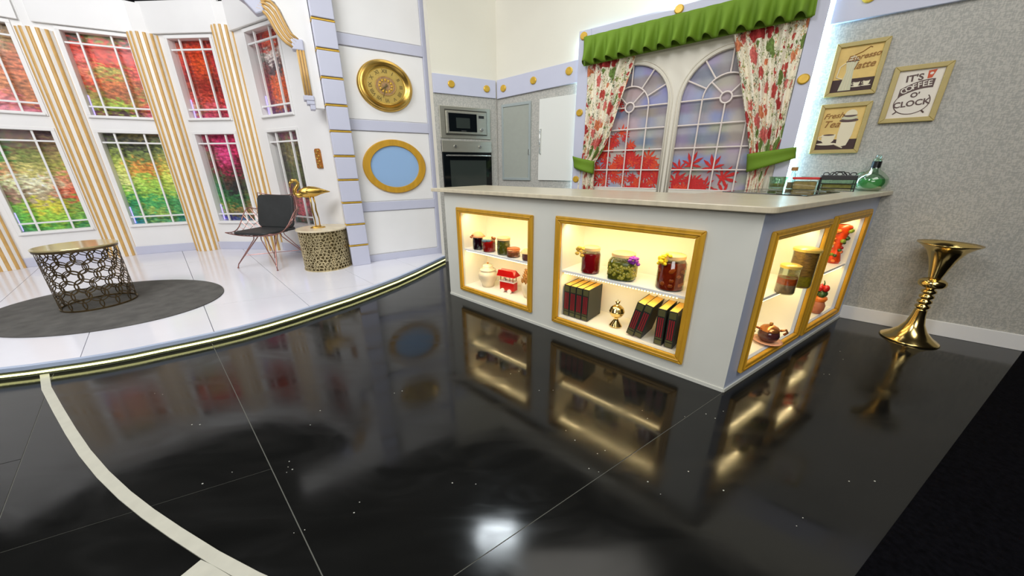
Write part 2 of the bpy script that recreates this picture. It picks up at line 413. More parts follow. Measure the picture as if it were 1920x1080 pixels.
class Wall:
    def __init__(s, x, y, deg):
        s.x, s.y, s.a = x, y, radians(deg); s.u = Vector((cos(s.a), sin(s.a))); s.n = Vector((s.u.y, -s.u.x))
    def pt(s, u, z=0.0, off=0.0):
        return (s.x + s.u.x * u + s.n.x * off, s.y + s.u.y * u + s.n.y * off, z)
RW = Wall(2.644, 2.509, -37.6)      # long kitchen wall
OW = Wall(-0.170, 4.676, 28.6)      # oven wall, u runs from -0.8 to 0
MW = Wall(-1.750, 4.030, 30.9)      # clock wall
KB = (-5.221, 4.402); KC = (-4.375, 4.813); KD = (-3.30, 4.757); KE = (-1.86, 4.0); KA = (-5.80, 3.80); KZ = (-6.25, 2.9)
def between(a, b):
    return Wall(a[0], a[1], math.degrees(atan2(b[1] - a[1], b[0] - a[0]))), hypot(b[0] - a[0], b[1] - a[1])
FI = Wall(1.1385, 1.536, -41.7)     # island front (u negative to the left)
SI = Wall(1.1385, 1.536, 32.5)      # island side
ST = 0.07                            # stage height

# ------------------------------------------------------------------ polygons for floor panels and tiles
def clip(poly, a, b, c):             # keep a*x+b*y >= c
    out = []
    for i in range(len(poly)):
        p, q = poly[i], poly[(i + 1) % len(poly)]
        dp = a * p[0] + b * p[1] - c; dq = a * q[0] + b * q[1] - c
        if dp >= 0: out.append(p)
        if (dp >= 0) != (dq >= 0):
            t = dp / (dp - dq); out.append((p[0] + (q[0] - p[0]) * t, p[1] + (q[1] - p[1]) * t))
    return out

floor = MB().box(-9, -2.5, -0.12, 6, 7, -0.0022).build('floor', 'grout', kind='structure')
FLP = [(-9, -2.5), (6, -2.5), (6, 7), (-9, 7)]
n1 = (0.685, 0.729)                  # across the long seams
gap = 0.0017
cuts = [-6.0, -2.8, -1.4, -0.615, 0.094, 9.0]
d2 = (cos(radians(30)), sin(radians(30)))
def crossn(deg): return (-sin(radians(deg)), cos(radians(deg)))
crosses = {0: [(26, (-6, 0))], 1: [(27, (-3.4, 1.2))], 2: [(27, (-2.08, 1.11))], 3: [(25.7, (-0.991, 1.051))], 4: [(33.4, (0.45, 1.081))]}
for i in range(len(cuts) - 1):
    strip = clip(FLP, n1[0], n1[1], cuts[i] + gap); strip = clip(strip, -n1[0], -n1[1], -(cuts[i + 1] - gap)) if strip else []
    pieces = [strip]
    for deg, p in crosses[i]:
        nx, ny = crossn(deg); c = nx * p[0] + ny * p[1]; nxt = []
        for q in pieces:
            for s_ in (1, -1):
                r_ = clip(q, s_ * nx, s_ * ny, s_ * c + gap)
                if len(r_) > 2: nxt.append(r_)
        pieces = nxt
    for q in pieces:
        if len(q) > 2: MB().prism(q, -0.0022, 0.0).build('floor_panel', 'floor', floor)
mt = MB().prism([(5.6, 3.19), (3.296, 1.916), (1.409, 0.876), (-0.6, -0.23), (0.4, -2.4), (6, -2.4)], 0.0005, 0.004).build('floor_matting', 'matte', kind='structure')

# curved pale inlay strip set in the black floor
ipts = [(-3.02, 1.905), (-2.87, 1.79), (-2.60, 1.595), (-2.306, 1.414), (-2.06, 1.265), (-1.843, 1.138), (-1.64, 1.028), (-1.452, 0.935), (-1.29, 0.862), (-1.132, 0.796), (-0.944, 0.721), (-0.773, 0.660), (-0.55, 0.59), (-0.2, 0.50)]
def ribbon(pts, w):
    L_, R_ = [], []
    for i, p in enumerate(pts):
        q = pts[min(i + 1, len(pts) - 1)]; o = pts[max(i - 1, 0)]
        t = Vector((q[0] - o[0], q[1] - o[1])).normalized(); L_.append((p[0] - t.y * w / 2, p[1] + t.x * w / 2)); R_.append((p[0] + t.y * w / 2, p[1] - t.x * w / 2))
    return L_, R_
def ribbon_mb(pts, w, z0, z1):
    mb = MB(); L_, R_ = ribbon(pts, w); n = len(pts)
    vs = [(p[0], p[1], z1) for p in L_] + [(p[0], p[1], z1) for p in R_] + [(p[0], p[1], z0) for p in L_] + [(p[0], p[1], z0) for p in R_]
    fs = []
    for i in range(n - 1):
        fs += [(i, n + i, n + i + 1, i + 1), (2 * n + i, 2 * n + i + 1, 3 * n + i + 1, 3 * n + i), (i, i + 1, 2 * n + i + 1, 2 * n + i), (n + i, 3 * n + i, 3 * n + i + 1, n + i + 1)]
    fs += [(0, 2 * n, 3 * n, n), (n - 1, 2 * n - 1, 4 * n - 1, 3 * n - 1)]
    return mb.add(vs, fs)
ribbon_mb(ipts, 0.034, 0.0, 0.005).build('trim_1', 'inlay', kind='structure')
MB().prism([(-0.975, 0.712), (-1.0, 0.66), (-1.0, 0.58), (-0.95, 0.5), (-0.62, 0.5), (-0.60, 0.585), (-0.78, 0.642), (-0.93, 0.698)], 0.0, 0.004).build('trim_2', 'inlay', kind='structure')
sp = MB()
rnd = random.Random(5)
for (px, py) in [(-1.55, 1.28), (-1.15, 0.99), (-0.93, 1.12), (-0.87, 1.0), (-0.75, 0.84), (-0.62, 0.86), (-0.2, 0.93), (0.36, 1.07), (0.42, 1.1), (0.3, 1.2), (0.62, 1.35), (0.9, 1.4), (1.0, 1.33), (0.75, 1.0), (1.35, 1.0), (1.0, 0.86), (0.2, 1.5), (0.0, 1.75), (-1.9, 1.5), (-1.0, 1.35), (-0.6, 1.5), (1.8, 1.7), (2.1, 1.9), (0.55, 0.95), (-1.3, 0.84)]:
    for _ in range(2):
        x, y = px + rnd.uniform(-.06, .06), py + rnd.uniform(-.06, .06); r = rnd.uniform(0.0012, 0.0026)
        sp.prism([(x + r * cos(k * pi / 3) * 1.4, y + r * sin(k * pi / 3)) for k in range(6)], 0.0, 0.0006)
o = sp.build('paint_chips', 'dust', kind='stuff'); o['label'] = 'tiny pale specks scattered over the black glossy floor'; o['category'] = 'specks'

# ------------------------------------------------------------------ stage
edge = [(-0.855, 4.42), (-0.86, 4.36), (-1.09, 3.69), (-1.21, 3.39), (-1.35, 3.11), (-1.48, 2.88), (-1.63, 2.66), (-1.75, 2.49), (-1.87, 2.34), (-1.99, 2.215), (-2.12, 2.11), (-2.22, 2.04), (-2.32, 1.975), (-2.42, 1.905), (-2.52, 1.85), (-2.63, 1.80), (-2.74, 1.76), (-2.85, 1.72), (-2.96, 1.69), (-3.2, 1.62), (-3.5, 1.56), (-4.0, 1.50), (-4.6, 1.55), (-5.4, 1.75), (-6.2, 2.1)]
stage_poly = edge + [(-7.2, 2.9), (-6.7, 4.6), (-5.3, 5.3), (-3.2, 5.2), (-1.7, 4.7), (-0.95, 4.72)]
stage = MB().prism(stage_poly, 0.0, ST - 0.012).build('stage_platform', 'grout2', kind='structure')
ts1 = radians(-44.8); ts2 = radians(25.0)
sn1 = (-sin(ts1), cos(ts1)); sn2 = (-sin(ts2), cos(ts2))
c0 = sn1[0] * -3.4 + sn1[1] * 3.436; cb = sn1[0] * -2.658 + sn1[1] * 2.689
c1 = sn2[0] * -4.2 + sn2[1] * 3.97; c2 = sn2[0] * -2.41 + sn2[1] * 2.70
w1 = 0.62; w2 = (c1 - c2)
k1 = [c0 + w1 * i * 1.0 for i in range(-6, 8)]
k2 = [c2 + w2 * i for i in range(-3, 4)]
for i in range(len(k1) - 1):
    for j in range(len(k2) - 1):
        q = clip(stage_poly, sn1[0], sn1[1], k1[i] + 0.002); q = clip(q, -sn1[0], -sn1[1], -(k1[i + 1] - 0.002)) if len(q) > 2 else []
        q = clip(q, sn2[0], sn2[1], k2[j] + 0.002) if len(q) > 2 else []; q = clip(q, -sn2[0], -sn2[1], -(k2[j + 1] - 0.002)) if len(q) > 2 else []
        if len(q) > 2 and max(p[0] for p in q) - min(p[0] for p in q) > 0.02:
            MB().prism(q, ST - 0.012, ST).build('floor_tile', 'tile', stage)
ribbon_mb(edge, 0.03, ST - 0.02, ST + 0.004).build('nosing', 'nose', stage)
ed2 = [(p[0] + 0.012 * 0.75, p[1] - 0.012 * 0.65) for p in edge]
ribbon_mb(edge, 0.014, 0.002, ST - 0.02).build('riser', 'riser', stage)
# LED strip: carrier and a bead per diode
ribbon_mb(ed2[1:], 0.008, 0.020, 0.031).build('led_strip', 'ledY', stage, label='glowing yellow green light strip')
beads = MB()
for i in range(2, len(ed2) - 5):
    a = Vector((*ed2[i], 0.036)); b = Vector((*ed2[i + 1], 0.036)); n = max(1, int((b - a).length / 0.028))
    for k in range(n):
        p = a.lerp(b, k / n) + Vector((0.004, -0.003, 0)); beads.box(p.x - .0035, p.y - .0035, .021, p.x + .0035, p.y + .0035, .030)
beads.build('led_beads', 'ledY', stage, kind='stuff')

# ------------------------------------------------------------------ bay facets with windows
def H(*rows): return rows
PAL = {
 'W1U': [[(120,130,60),(110,110,60),(130,100,60)],[(190,160,60),(200,170,80),(150,110,60)],[(230,150,120),(215,150,110),(190,100,60)],[(225,130,70),(220,125,75),(200,100,60)],[(215,120,70),(205,120,70),(190,110,60)],[(220,110,100),(225,110,110),(190,110,60)],[(220,100,120),(226,120,140),(200,90,110)]],
 'W2U': [[(90,90,80),(130,140,50),(95,95,70)],[(225,60,40),(230,70,50),(225,90,90)],[(225,90,80),(235,60,40),(220,60,50)],[(230,110,80),(170,160,60),(230,70,60)],[(210,70,40),(215,110,50),(190,90,50)],[(150,130,50),(170,90,50),(150,120,50)],[(140,150,40),(150,180,50),(220,80,60)],[(120,60,60),(90,60,60),(220,90,110)]],
 'W3U': [[(150,70,60),(190,50,40),(120,40,40)],[(220,70,30),(235,60,20),(170,30,40)],[(190,40,30),(225,70,20),(180,40,40)],[(150,30,30),(190,60,30),(160,40,40)],[(170,60,40),(160,40,30),(110,40,30)],[(200,60,50),(200,60,40),(160,30,40)],[(180,130,80),(215,80,90),(200,40,60)],[(200,40,110),(190,60,90),(200,50,90)]],
 'W4U': [[(140,30,40),(200,60,40),(120,40,40)],[(150,30,50),(220,80,50),(150,70,60)],[(110,110,100),(210,190,180),(170,130,110)],[(140,60,60),(70,40,50),(170,100,80)],[(150,40,60),(225,80,30),(200,80,50)],[(130,30,70),(225,80,30),(170,70,50)],[(120,40,80),(190,90,60),(120,90,80)],[(110,50,110),(100,50,120),(80,60,120)]],
 'W1L': [[(100,60,60),(110,60,60),(80,40,50)],[(50,130,60),(110,80,50),(120,90,50)],[(60,150,60),(120,130,50),(150,130,60)],[(200,140,90),(190,180,90),(150,150,50)],[(210,220,150),(225,220,170),(220,130,90)],[(150,110,90),(180,160,120),(220,80,50)],[(110,180,60),(210,200,40),(120,150,50)],[(90,180,50),(150,200,50),(110,170,60)],[(60,150,70),(90,180,70),(60,150,80)]],
 'W2L': [[(80,70,80),(120,110,60),(120,90,60)],[(90,100,60),(60,60,50),(90,110,60)],[(140,160,60),(110,130,60),(150,150,60)],[(190,200,80),(230,140,50),(200,180,60)],[(210,220,120),(160,200,60),(190,200,70)],[(130,190,60),(140,190,60),(150,180,60)],[(40,140,80),(60,160,80),(70,150,80)],[(70,150,80),(150,180,70),(60,140,80)],[(30,130,140),(80,150,90),(30,130,130)]],
 'W3L': [[(200,30,80),(200,40,90),(190,40,80)],[(150,60,70),(230,50,110),(190,30,70)],[(110,90,60),(225,60,120),(150,30,50)],[(120,50,50),(160,40,70),(90,30,40)],[(70,110,60),(90,60,50),(70,90,50)],[(40,120,70),(50,50,50),(60,60,50)],[(60,130,50),(50,110,60),(110,100,50)],[(140,150,50),(150,120,60),(140,110,60)],[(70,60,160),(60,90,140),(70,130,90)]],
 'W4L': [[(120,40,90),(150,60,90),(80,50,110)],[(90,80,50),(110,110,60),(70,50,50)],[(60,50,50),(120,110,60),(60,40,40)],[(50,40,40),(80,90,50),(50,40,40)],[(50,60,40),(70,90,50),(60,40,50)],[(150,40,60),(60,60,40),(60,50,40)],[(60,80,50),(180,60,80),(100,40,50)],[(50,100,60),(190,60,80),(60,70,50)],[(60,110,70),(50,90,60),(50,70,60)]],
}
def painted(name, parent, x0, x1, z0, z1, y, table, nu, nv, seed, jit=0.16, m='print'):
    mb = MB().grid(nu, nv, lambda s, t: (x0 + (x1 - x0) * s, y, z1 + (z0 - z1) * t))
    o = mb.build(name, m, parent)
    me = o.data; ca = me.color_attributes.new('Col', 'FLOAT_COLOR', 'POINT')
    R = len(table); C = len(table[0])
    for j in range(nv + 1):
        for i in range(nu + 1):
            s, t = i / nu, j / nv
            X, Z = s * (x1 - x0), t * (z1 - z0)
            q = Vector((X * 15 + seed, Z * 34, seed * 0.37))
            dx = noise.noise(q) + 0.6 * noise.noise(q * 2.7); dz = noise.noise(q + Vector((9, 3, 5))) + 0.6 * noise.noise(q * 2.7 + Vector((4, 1, 7)))
            ss = min(0.999, max(0, s + dx * jit * 1.3)); tt = min(0.999, max(0, t + dz * jit * 0.8))
            a = ss * (C - 1); b = tt * (R - 1); ia, ib = int(a), int(b); fa, fb = a - ia, b - ib
            fa = min(1, max(0, (fa - 0.5) * 2.2 + 0.5)); fb = min(1, max(0, (fb - 0.5) * 2.2 + 0.5))
            col = [0, 0, 0]
            for k in range(3):
                c00 = table[ib][ia][k]; c10 = table[ib][min(ia + 1, C - 1)][k]; c01 = table[min(ib + 1, R - 1)][ia][k]; c11 = table[min(ib + 1, R - 1)][min(ia + 1, C - 1)][k]
                col[k] = (c00 * (1 - fa) + c10 * fa) * (1 - fb) + (c01 * (1 - fa) + c11 * fa) * fb
            br = 1.0 + (0.42 * noise.noise(q * 1.8 + Vector((2, 8, 1))) + 0.2 * noise.noise(q * 4) if m == 'print' else 0.05 * noise.noise(q * .3))
            lu = 0.3 * col[0] + 0.55 * col[1] + 0.15 * col[2]; k_ = 0.80 if m == 'print' else 1.0
            col = [min(250, max(8, (lu + (c - lu) * k_) * br * (1.10 if m == 'print' else 1.0))) for c in col]
            ca.data[j * (nu + 1) + i].color = lin(col)
    return o

facets = [(KZ, KA, None, None, None), (KA, KB, 0.17, 0.69, 'W1'), (KB, KC, 0.235, 0.785, 'W2'), (KC, KD, 0.285, 0.81, 'W3'), (KD, KE, 0.30, 0.895, 'W4')]
wn = 0
HT = 2.97
for fi, (a, b, u0, u1, key) in enumerate(facets):
    wl, L = between(a, b)
    w = MB()
    if key is None:
        w.box(0, 0, ST, L, 0.1, HT)
    else:
        w.box(0, 0, ST, L, 0.1, 0.47); w.box(0, 0, 1.58, L, 0.1, 1.77); w.box(0, 0, 2.62, L, 0.1, HT)
        w.box(0, 0, 0.47, u0, 0.1, 1.58); w.box(u1, 0, 0.47, L, 0.1, 1.58)
        w.box(0, 0, 1.77, u0, 0.1, 2.62); w.box(u1, 0, 1.77, L, 0.1, 2.62)
    root = w.build('wall_bay', 'white', kind='structure', loc=(wl.x, wl.y, 0), rz=wl.a)
    MB().box(0.0, -0.014, ST, L, 0, 0.178).build('baseboard', 'lav', root, bevel=0.004)
    MB().box(0.05, -0.035, 2.665, L - 0.05, 0, HT + 0.01).build('cornice_panel', 'white', root, bevel=0.004)
    if key is None: continue
    for part, z0, z1 in (('U', 1.77, 2.62), ('L', 0.47, 1.58)):
        wn += 1
        wr = thing('window_%d' % wn, None, None, (wl.x, wl.y, 0), wl.a, kind='structure')
        fr = MB(); t = 0.035
        for bx in ((u0 - t, z0 - t, u1 + t, z0), (u0 - t, z1, u1 + t, z1 + t), (u0 - t, z0, u0, z1), (u1, z0, u1 + t, z1)):
            fr.box(bx[0], -0.012, bx[1], bx[2], 0.0, bx[3])
        fr.build('frame', 'white', wr, bevel=0.003)
        MB().box(u0 - 0.02, -0.03, z0 - 0.03, u1 + 0.02, 0.02, z0 - 0.008).build('sill', 'white', wr, bevel=0.004)
        painted('printed_view', wr, u0 - 0.01, u1 + 0.01, z0 - 0.01, z1 + 0.01, 0.085, PAL[key + part], 44, 96, fi * 13.7 + (5 if part == 'U' else 0))
        wd = u1 - u0
        for fx in (0.235, 0.735):
            x = u0 + wd * fx; MB().box(x - 0.009, 0.012, z0, x + 0.009, 0.034, z1).build('muntin', 'white', wr, bevel=0.002)
        for zz in (z0 + 0.095, z1 - 0.11):
            MB().box(u0, 0.010, zz - 0.009, u1, 0.032, zz + 0.009).build('muntin', 'white', wr, bevel=0.002)
        MB().box(u0, 0.05, z0, u1, 0.053, z1).build('pane', 'winglass', wr)
        # violet LED stick in the lower left reveal
        MB().box(u0 + 0.001, 0.072, z0 + 0.01, u0 + 0.006, 0.080, z0 + 0.22).build('led_stick', 'ledV', wr)

# striped columns
cols = [('leftmost', (-5.86, 3.80), 0.150, 2.60), ('second', (-5.215, 4.475), 0.162, 2.60), ('third', (-4.352, 4.802), 0.154, 2.655), ('fourth', (-3.362, 4.80), 0.146, 2.72)]
cl = {'leftmost': 'gold and white striped column cut by the left edge of the picture', 'second': 'gold and white striped column behind the openwork coffee table', 'third': 'gold and white striped column left of the black wire chair', 'fourth': 'gold and white striped column rising behind the black wire chair'}
for nm, (x, y), r, zt in cols:
    c = thing('striped_column', cl[nm], 'column', (x, y, ST), atan2(-y, -x), group='striped half columns of the bay')
    MB().lathe([(r * .9, 0), (r * .955, 0.001), (r * .955, zt - ST - 0.002), (r * .9, zt - ST)], 56).add([(0, 0, zt - ST)], []).build('shaft', 'colwhite', c, smooth='auto')
    MB().lathe([(0.001, zt - ST - 0.004), (r * .95, zt - ST - 0.004)], 56).build('cap', 'colwhite', c)
    N_ = 15
    for k in range(N_):
        a0 = 2 * pi * k / N_; da = 2 * pi / N_ * 0.27
        seg = [(cos(a0 + da * q / 2), sin(a0 + da * q / 2)) for q in (-2, -1, 0, 1, 2)]
        rr = [0.95, 1.0, 1.012, 1.0, 0.95]
        poly = [(p[0] * r * 0.94, p[1] * r * 0.94) for p in seg] + [(p[0] * r * q, p[1] * r * q) for p, q in zip(reversed(seg), reversed(rr))]
        MB().prism(poly, 0.0, zt - ST).build('gold_stripe', 'stripe', c, smooth=False)
    # post above the column
    MB().box(-0.05, -0.09, zt - ST, 0.07, 0.09, HT - ST - 0.01).build('post', 'white', c, bevel=0.006)

# amber plaque on the white bay wall
de, L = between(KD, KE)
pl = thing('wall_plaque', 'small carved amber and gold plaque on white wall above the flamingo', 'plaque', de.pt(1.222, 1.262, 0.0), de.a)
MB().plate([(-.05, -.105), (.05, -.105), (.05, .09), (.035, .108), (-.035, .108), (-.05, .09)], -0.018, 0).build('plate', 'plate', pl, bevel=0.006)
orn = MB()
for k in range(7): orn.ball((0.018 * (-1) ** k, -0.02, -0.085 + k * 0.028), 0.016, 1.2, 0.5, 0.9, 8, 6)
orn.build('relief', 'brass2', pl, smooth=True)

# ------------------------------------------------------------------ clock wall (rails, stiles, panels) and pilaster
cw = MB().box(-0.2, 0.0, ST, 1.0, 0.12, 3.02).build('wall_left', 'white', kind='structure', loc=(MW.x, MW.y, 0), rz=MW.a)
for z0, z1, nm in ((2.332, 2.433, 'rail'), (1.547, 1.652, 'rail'), (0.676, 0.778, 'rail'), (ST, 0.15, 'rail')):
    MB().box(-0.0, -0.022, z0, 0.875, 0, z1).build(nm, 'lav', cw, bevel=0.003)
MB().box(0.875, -0.022, ST, 1.0, 0, 3.02).build('stile', 'lav', cw, bevel=0.003)
for z0, z1 in ((0.158, 0.668), (0.786, 1.539), (1.66, 2.324), (2.441, 3.01)):
    MB().box(0.008, -0.008, z0, 0.868, 0, z1).build('panel', 'white', cw, bevel=0.004)
pil = thing('pilaster', 'lavender pilaster of stacked blocks with gold strips between', 'pilaster', (MW.x, MW.y, 0), MW.a)
MB().box(-0.185, -0.085, ST, -0.012, -0.001, 3.0).build('core', 'goldleaf', pil)
zs = [ST] + [0.308 + 0.2425 * k for k in range(10)] + [2.735, 2.98]
for i in range(len(zs) - 1):
    MB().box(-0.2, -0.11, zs[i] + (0.012 if i else 0), 0.0, -0.001, zs[i + 1] - 0.012).build('block', 'lav', pil, bevel=0.006)
for z in zs[1:-1]:
    MB().box(-0.205, -0.1, z - 0.008, 0.003, -0.001, z + 0.008).build('gold_strip', 'goldleaf', pil, bevel=0.005)

# arch board with ribbed gold moulding, springing from the pilaster
ab = thing('arch_board', 'white arch board with ribbed gold moulding beside the lavender pilaster', 'arch', (MW.x, MW.y, 0), MW.a)
crv = [(-0.303, 1.83), (-0.306, 2.0), (-0.31, 2.247), (-0.333, 2.318), (-0.365, 2.345), (-0.389, 2.385), (-0.412, 2.451), (-0.437, 2.53), (-0.47, 2.585), (-0.51, 2.60), (-0.56, 2.59)]
MB().plate([(-0.206, 1.735), (-0.300, 1.735)] + crv + [(-0.60, 2.60), (-0.66, 2.64), (-0.75, 2.66), (-1.25, 2.69), (-1.25, 3.0), (-0.206, 3.0)], -0.012, 0.09).build('board', 'white', ab, bevel=0.002)
oc = [(-0.574, 2.573), (-0.535, 2.592), (-0.500, 2.588), (-0.462, 2.555), (-0.440, 2.50), (-0.423, 2.451), (-0.405, 2.400), (-0.385, 2.360), (-0.333, 2.318)]
ic = [(-0.628, 2.504), (-0.600, 2.500), (-0.560, 2.465), (-0.538, 2.42), (-0.522, 2.373), (-0.500, 2.33), (-0.475, 2.295), (-0.445, 2.268), (-0.395, 2.240)]
MB().plate(oc + ic[::-1], -0.020, 0.02).build('moulding_bed', 'arch', ab)
for k in range(4):
    f = 0.08 + k * 0.28
    MB().tube([(o[0] + (i[0] - o[0]) * f, -0.022, o[1] + (i[1] - o[1]) * f) for o, i in zip(oc, ic)], 0.0125, 8).build('gold_rib', 'stripe', ab, smooth=True)
MB().plate([(-0.300, 1.84), (-0.300, 2.24), (-0.372, 2.24), (-0.372, 1.84)], -0.020, 0.02).build('moulding_bed', 'arch', ab)
for k in range(3):
    MB().tube([(-0.311 - k * 0.024, -0.022, 1.845), (-0.311 - k * 0.024, -0.022, 2.23)], 0.0105, 8).build('gold_rib', 'stripe', ab, smooth=True)
MB().box(-0.40, -0.034, 2.225, -0.30, 0.06, 2.320).build('corner_block', 'lav', ab, bevel=0.01)
MB().plate([(-0.575, 2.60), (-0.565, 2.49), (-0.63, 2.46), (-0.70, 2.54), (-0.79, 2.60), (-0.80, 2.66), (-0.60, 2.66)], -0.034, 0.06).build('corner_block', 'lav', ab, bevel=0.012)
MB().box(-0.38, -0.03, 1.80, -0.29, 0.1, 1.845).box(-0.36, -0.025, 1.765, -0.29, 0.1, 1.80).box(-0.335, -0.02, 1.72, -0.29, 0.1, 1.765).build('bracket', 'lav', ab, bevel=0.005)

# wall clock
ck = thing('wall_clock', 'round antique gold wall clock with ornate dial', 'clock', MW.pt(0.428, 2.0, 0.008), MW.a)
kx = 0.293; kz = 0.253
MB().lathe([(0.5, 0.0), (1.0, 0.0), (1.0, 0.012), (0.95, 0.03), (0.9, 0.034)], 64, sx=kx, sy=kz, axis='y').build('outer_ring', 'brass2', ck, smooth='auto')
MB().lathe([(0.93, 0.03), (0.9, 0.055), (0.85, 0.06), (0.8, 0.05), (0.74, 0.03), (0.70, 0.026)], 64, sx=kx, sy=kz, axis='y').build('bezel', 'brass2', ck, smooth='auto', label='polished gold bezel')
MB().lathe([(0.001, 0.02), (0.74, 0.02), (0.74, 0.0)], 64, sx=kx, sy=kz, axis='y').build('dial', 'clockface', ck, smooth='auto')
MB().lathe([(0.001, 0.024), (0.38, 0.024), (0.38, 0.02)], 48, sx=kx, sy=kz, axis='y').build('dial_centre', 'clockmid', ck)
rim = MB()
for rr in (0.36, 0.27, 0.15, 0.68): rim.tube([(kx * rr * cos(a * pi / 20), -0.024, kz * rr * sin(a * pi / 20)) for a in range(40)], 0.0022, 5, True)
for k in range(12):
    a = k * pi / 6; rim.ball((kx * 0.22 * cos(a), -0.026, kz * 0.22 * sin(a)), 0.012, 1, 0.4, 1, 8, 6)
rim.build('dial_relief', 'goldleaf', ck, smooth=True)

FONT = None
def text(body, size, mtx, m, parent, name='lettering', shear=0.0, ext=0.0008, align='CENTER', bold=0.0):
    c = bpy.data.curves.new(name, 'FONT'); c.body = body; c.size = size; c.extrude = ext; c.shear = shear; c.offset = bold
    c.align_x = align; c.align_y = 'CENTER'; c.resolution_u = 3
    t = bpy.data.objects.new('tmp', c); COL.objects.link(t)
    bpy.context.view_layer.update()
    me = bpy.data.meshes.new_from_object(t.evaluated_get(bpy.context.evaluated_depsgraph_get()))
    bpy.data.objects.remove(t); bpy.data.curves.remove(c)
    me.transform(mtx); me.materials.clear(); me.materials.append(M[m]); me.name = name
    o = bpy.data.objects.new(name, me); COL.objects.link(o); o.parent = parent
    return o
UP = Matrix.Rotation(pi / 2, 4, 'X')         # text lying in x,y -> standing in x,z facing -y
for k, s_ in enumerate(['XII', 'I', 'II', 'III', 'IIII', 'V', 'VI', 'VII', 'VIII', 'IX', 'X', 'XI']):
    a = pi / 2 - k * pi / 6
    mt_ = Matrix.Translation((kx * 0.55 * cos(a), -0.0215, kz * 0.55 * sin(a))) @ Matrix.Rotation(-(a - pi / 2), 4, 'Y') @ UP
    text(s_, 0.05, mt_, 'clockdark', ck, 'numeral', bold=0.0006)
MB().plate([(-0.006, -0.02), (0.006, -0.02), (0.003, 0.12), (-0.003, 0.12)], -0.03, -0.028).xf(Matrix.Rotation(radians(200), 4, 'Y')).build('minute_hand', 'clockdark', ck)
MB().plate([(-0.007, -0.02), (0.007, -0.02), (0.003, 0.075), (-0.003, 0.075)], -0.033, -0.031).xf(Matrix.Rotation(radians(235), 4, 'Y')).build('hour_hand', 'clockdark', ck)

mr = thing('round_mirror', 'pale blue round disc in a wide gold ring below the clock', 'mirror', MW.pt(0.437, 1.168, 0.008), MW.a)
MB().lathe([(0.765, 0.012), (0.78, 0.03), (0.97, 0.03), (1.0, 0.02), (1.0, 0.0)], 72, sx=0.36, sy=0.297, axis='y').build('gold_ring', 'goldp', mr, smooth='auto')
MB().lathe([(0.001, 0.012), (0.775, 0.012), (0.775, 0.0)], 72, sx=0.36, sy=0.297, axis='y').build('blue_disc', 'bluedisc', mr)

# ------------------------------------------------------------------ oven wall
ow = MB().box(-0.80, 0.0, 0.0, 0.05, 0.12, 3.05).build('wall_back', 'cream', kind='structure', loc=(OW.x, OW.y, 0), rz=OW.a)
MB().box(-0.80, -0.012, 0.0, -0.012, 0.0, 1.945).build('wallpaper', 'plaster', ow)
def disc(parent, u, z, y, r=0.04):
    MB().lathe([(0.001, 0.016), (r * 0.8, 0.016), (r, 0.010), (r, 0.0)], 28, (u, y, z), 1, 0.92, 'y').build('gold_disc', 'goldleaf', parent, smooth='auto')
bd = MB().box(-0.80, -0.03, 1.945, -0.03, -0.0, 2.135).build('trim_3', 'lav', kind='structure', loc=(OW.x, OW.y, 0), rz=OW.a, bevel=0.003)
disc(bd, -0.591, 2.045, -0.03); disc(bd, -0.153, 2.036, -0.03)

mwv = thing('microwave', 'built in stainless steel microwave above the oven', 'microwave', OW.pt(-0.43, 1.655, 0.012), OW.a)
MB().box(-0.32, -0.015, -0.17, 0.32, 0.0, 0.17).build('surround', 'steel', mwv, bevel=0.004)
MB().box(-0.25, -0.032, -0.118, 0.25, -0.015, 0.118).build('body', 'steel', mwv, bevel=0.004)
MB().box(-0.225, -0.036, -0.098, 0.13, -0.032, 0.098).build('door', 'blackglass', mwv, bevel=0.002)
MB().box(-0.13, -0.037, -0.06, 0.04, -0.036, 0.05).build('window', 'ovenwin', mwv)
MB().box(0.155, -0.0345, 0.055, 0.225, -0.032, 0.085).build('display', 'blackp', mwv)
MB().lathe([(0.001, 0.05), (0.018, 0.05), (0.022, 0.032)], 20, (0.19, 0, -0.07), axis='y').build('knob', 'chrome', mwv, smooth='auto')
MB().tube([(-0.262, -0.03, -0.13), (0.262, -0.03, -0.13), (0.262, -0.03, 0.13), (-0.262, -0.03, 0.13)], 0.004, 4, True).build('seal', 'blackp', mwv)
MB().box(-0.07, -0.0372, -0.092, -0.01, -0.036, -0.086).build('badge', 'chrome', mwv)
ov = thing('oven', 'built in oven with black glass door and steel control panel', 'oven', OW.pt(-0.43, 0.0, 0.012), OW.a)
MB().box(-0.32, -0.02, 0.78, 0.32, 0.0, 1.46).build('body', 'blackp', ov)
MB().box(-0.32, -0.03, 1.332, 0.32, -0.02, 1.46).build('control_panel', 'steel', ov, bevel=0.003)
dr = MB().box(-0.315, -0.034, 0.80, 0.315, -0.02, 1.325).build('door', 'blackglass', ov, bevel=0.003)
MB().box(-0.235, -0.0355, 0.90, 0.235, -0.034, 1.24).build('window', 'ovenwin', dr)
MB().tube([(-0.27, -0.034, 1.292), (-0.27, -0.06, 1.292), (0.29, -0.06, 1.292), (0.29, -0.034, 1.292)], 0.010, 8).build('handle', 'chrome', dr)
MB().box(-0.05, -0.0353, 0.845, 0.05, -0.034, 0.853).build('badge', 'chrome', dr)
for u in (-0.16, 0.16):
    MB().lathe([(0.001, 0.05), (0.016, 0.05), (0.019, 0.03)], 20, (u, 0, 1.395), axis='y').build('knob', 'chrome', ov, smooth='auto')

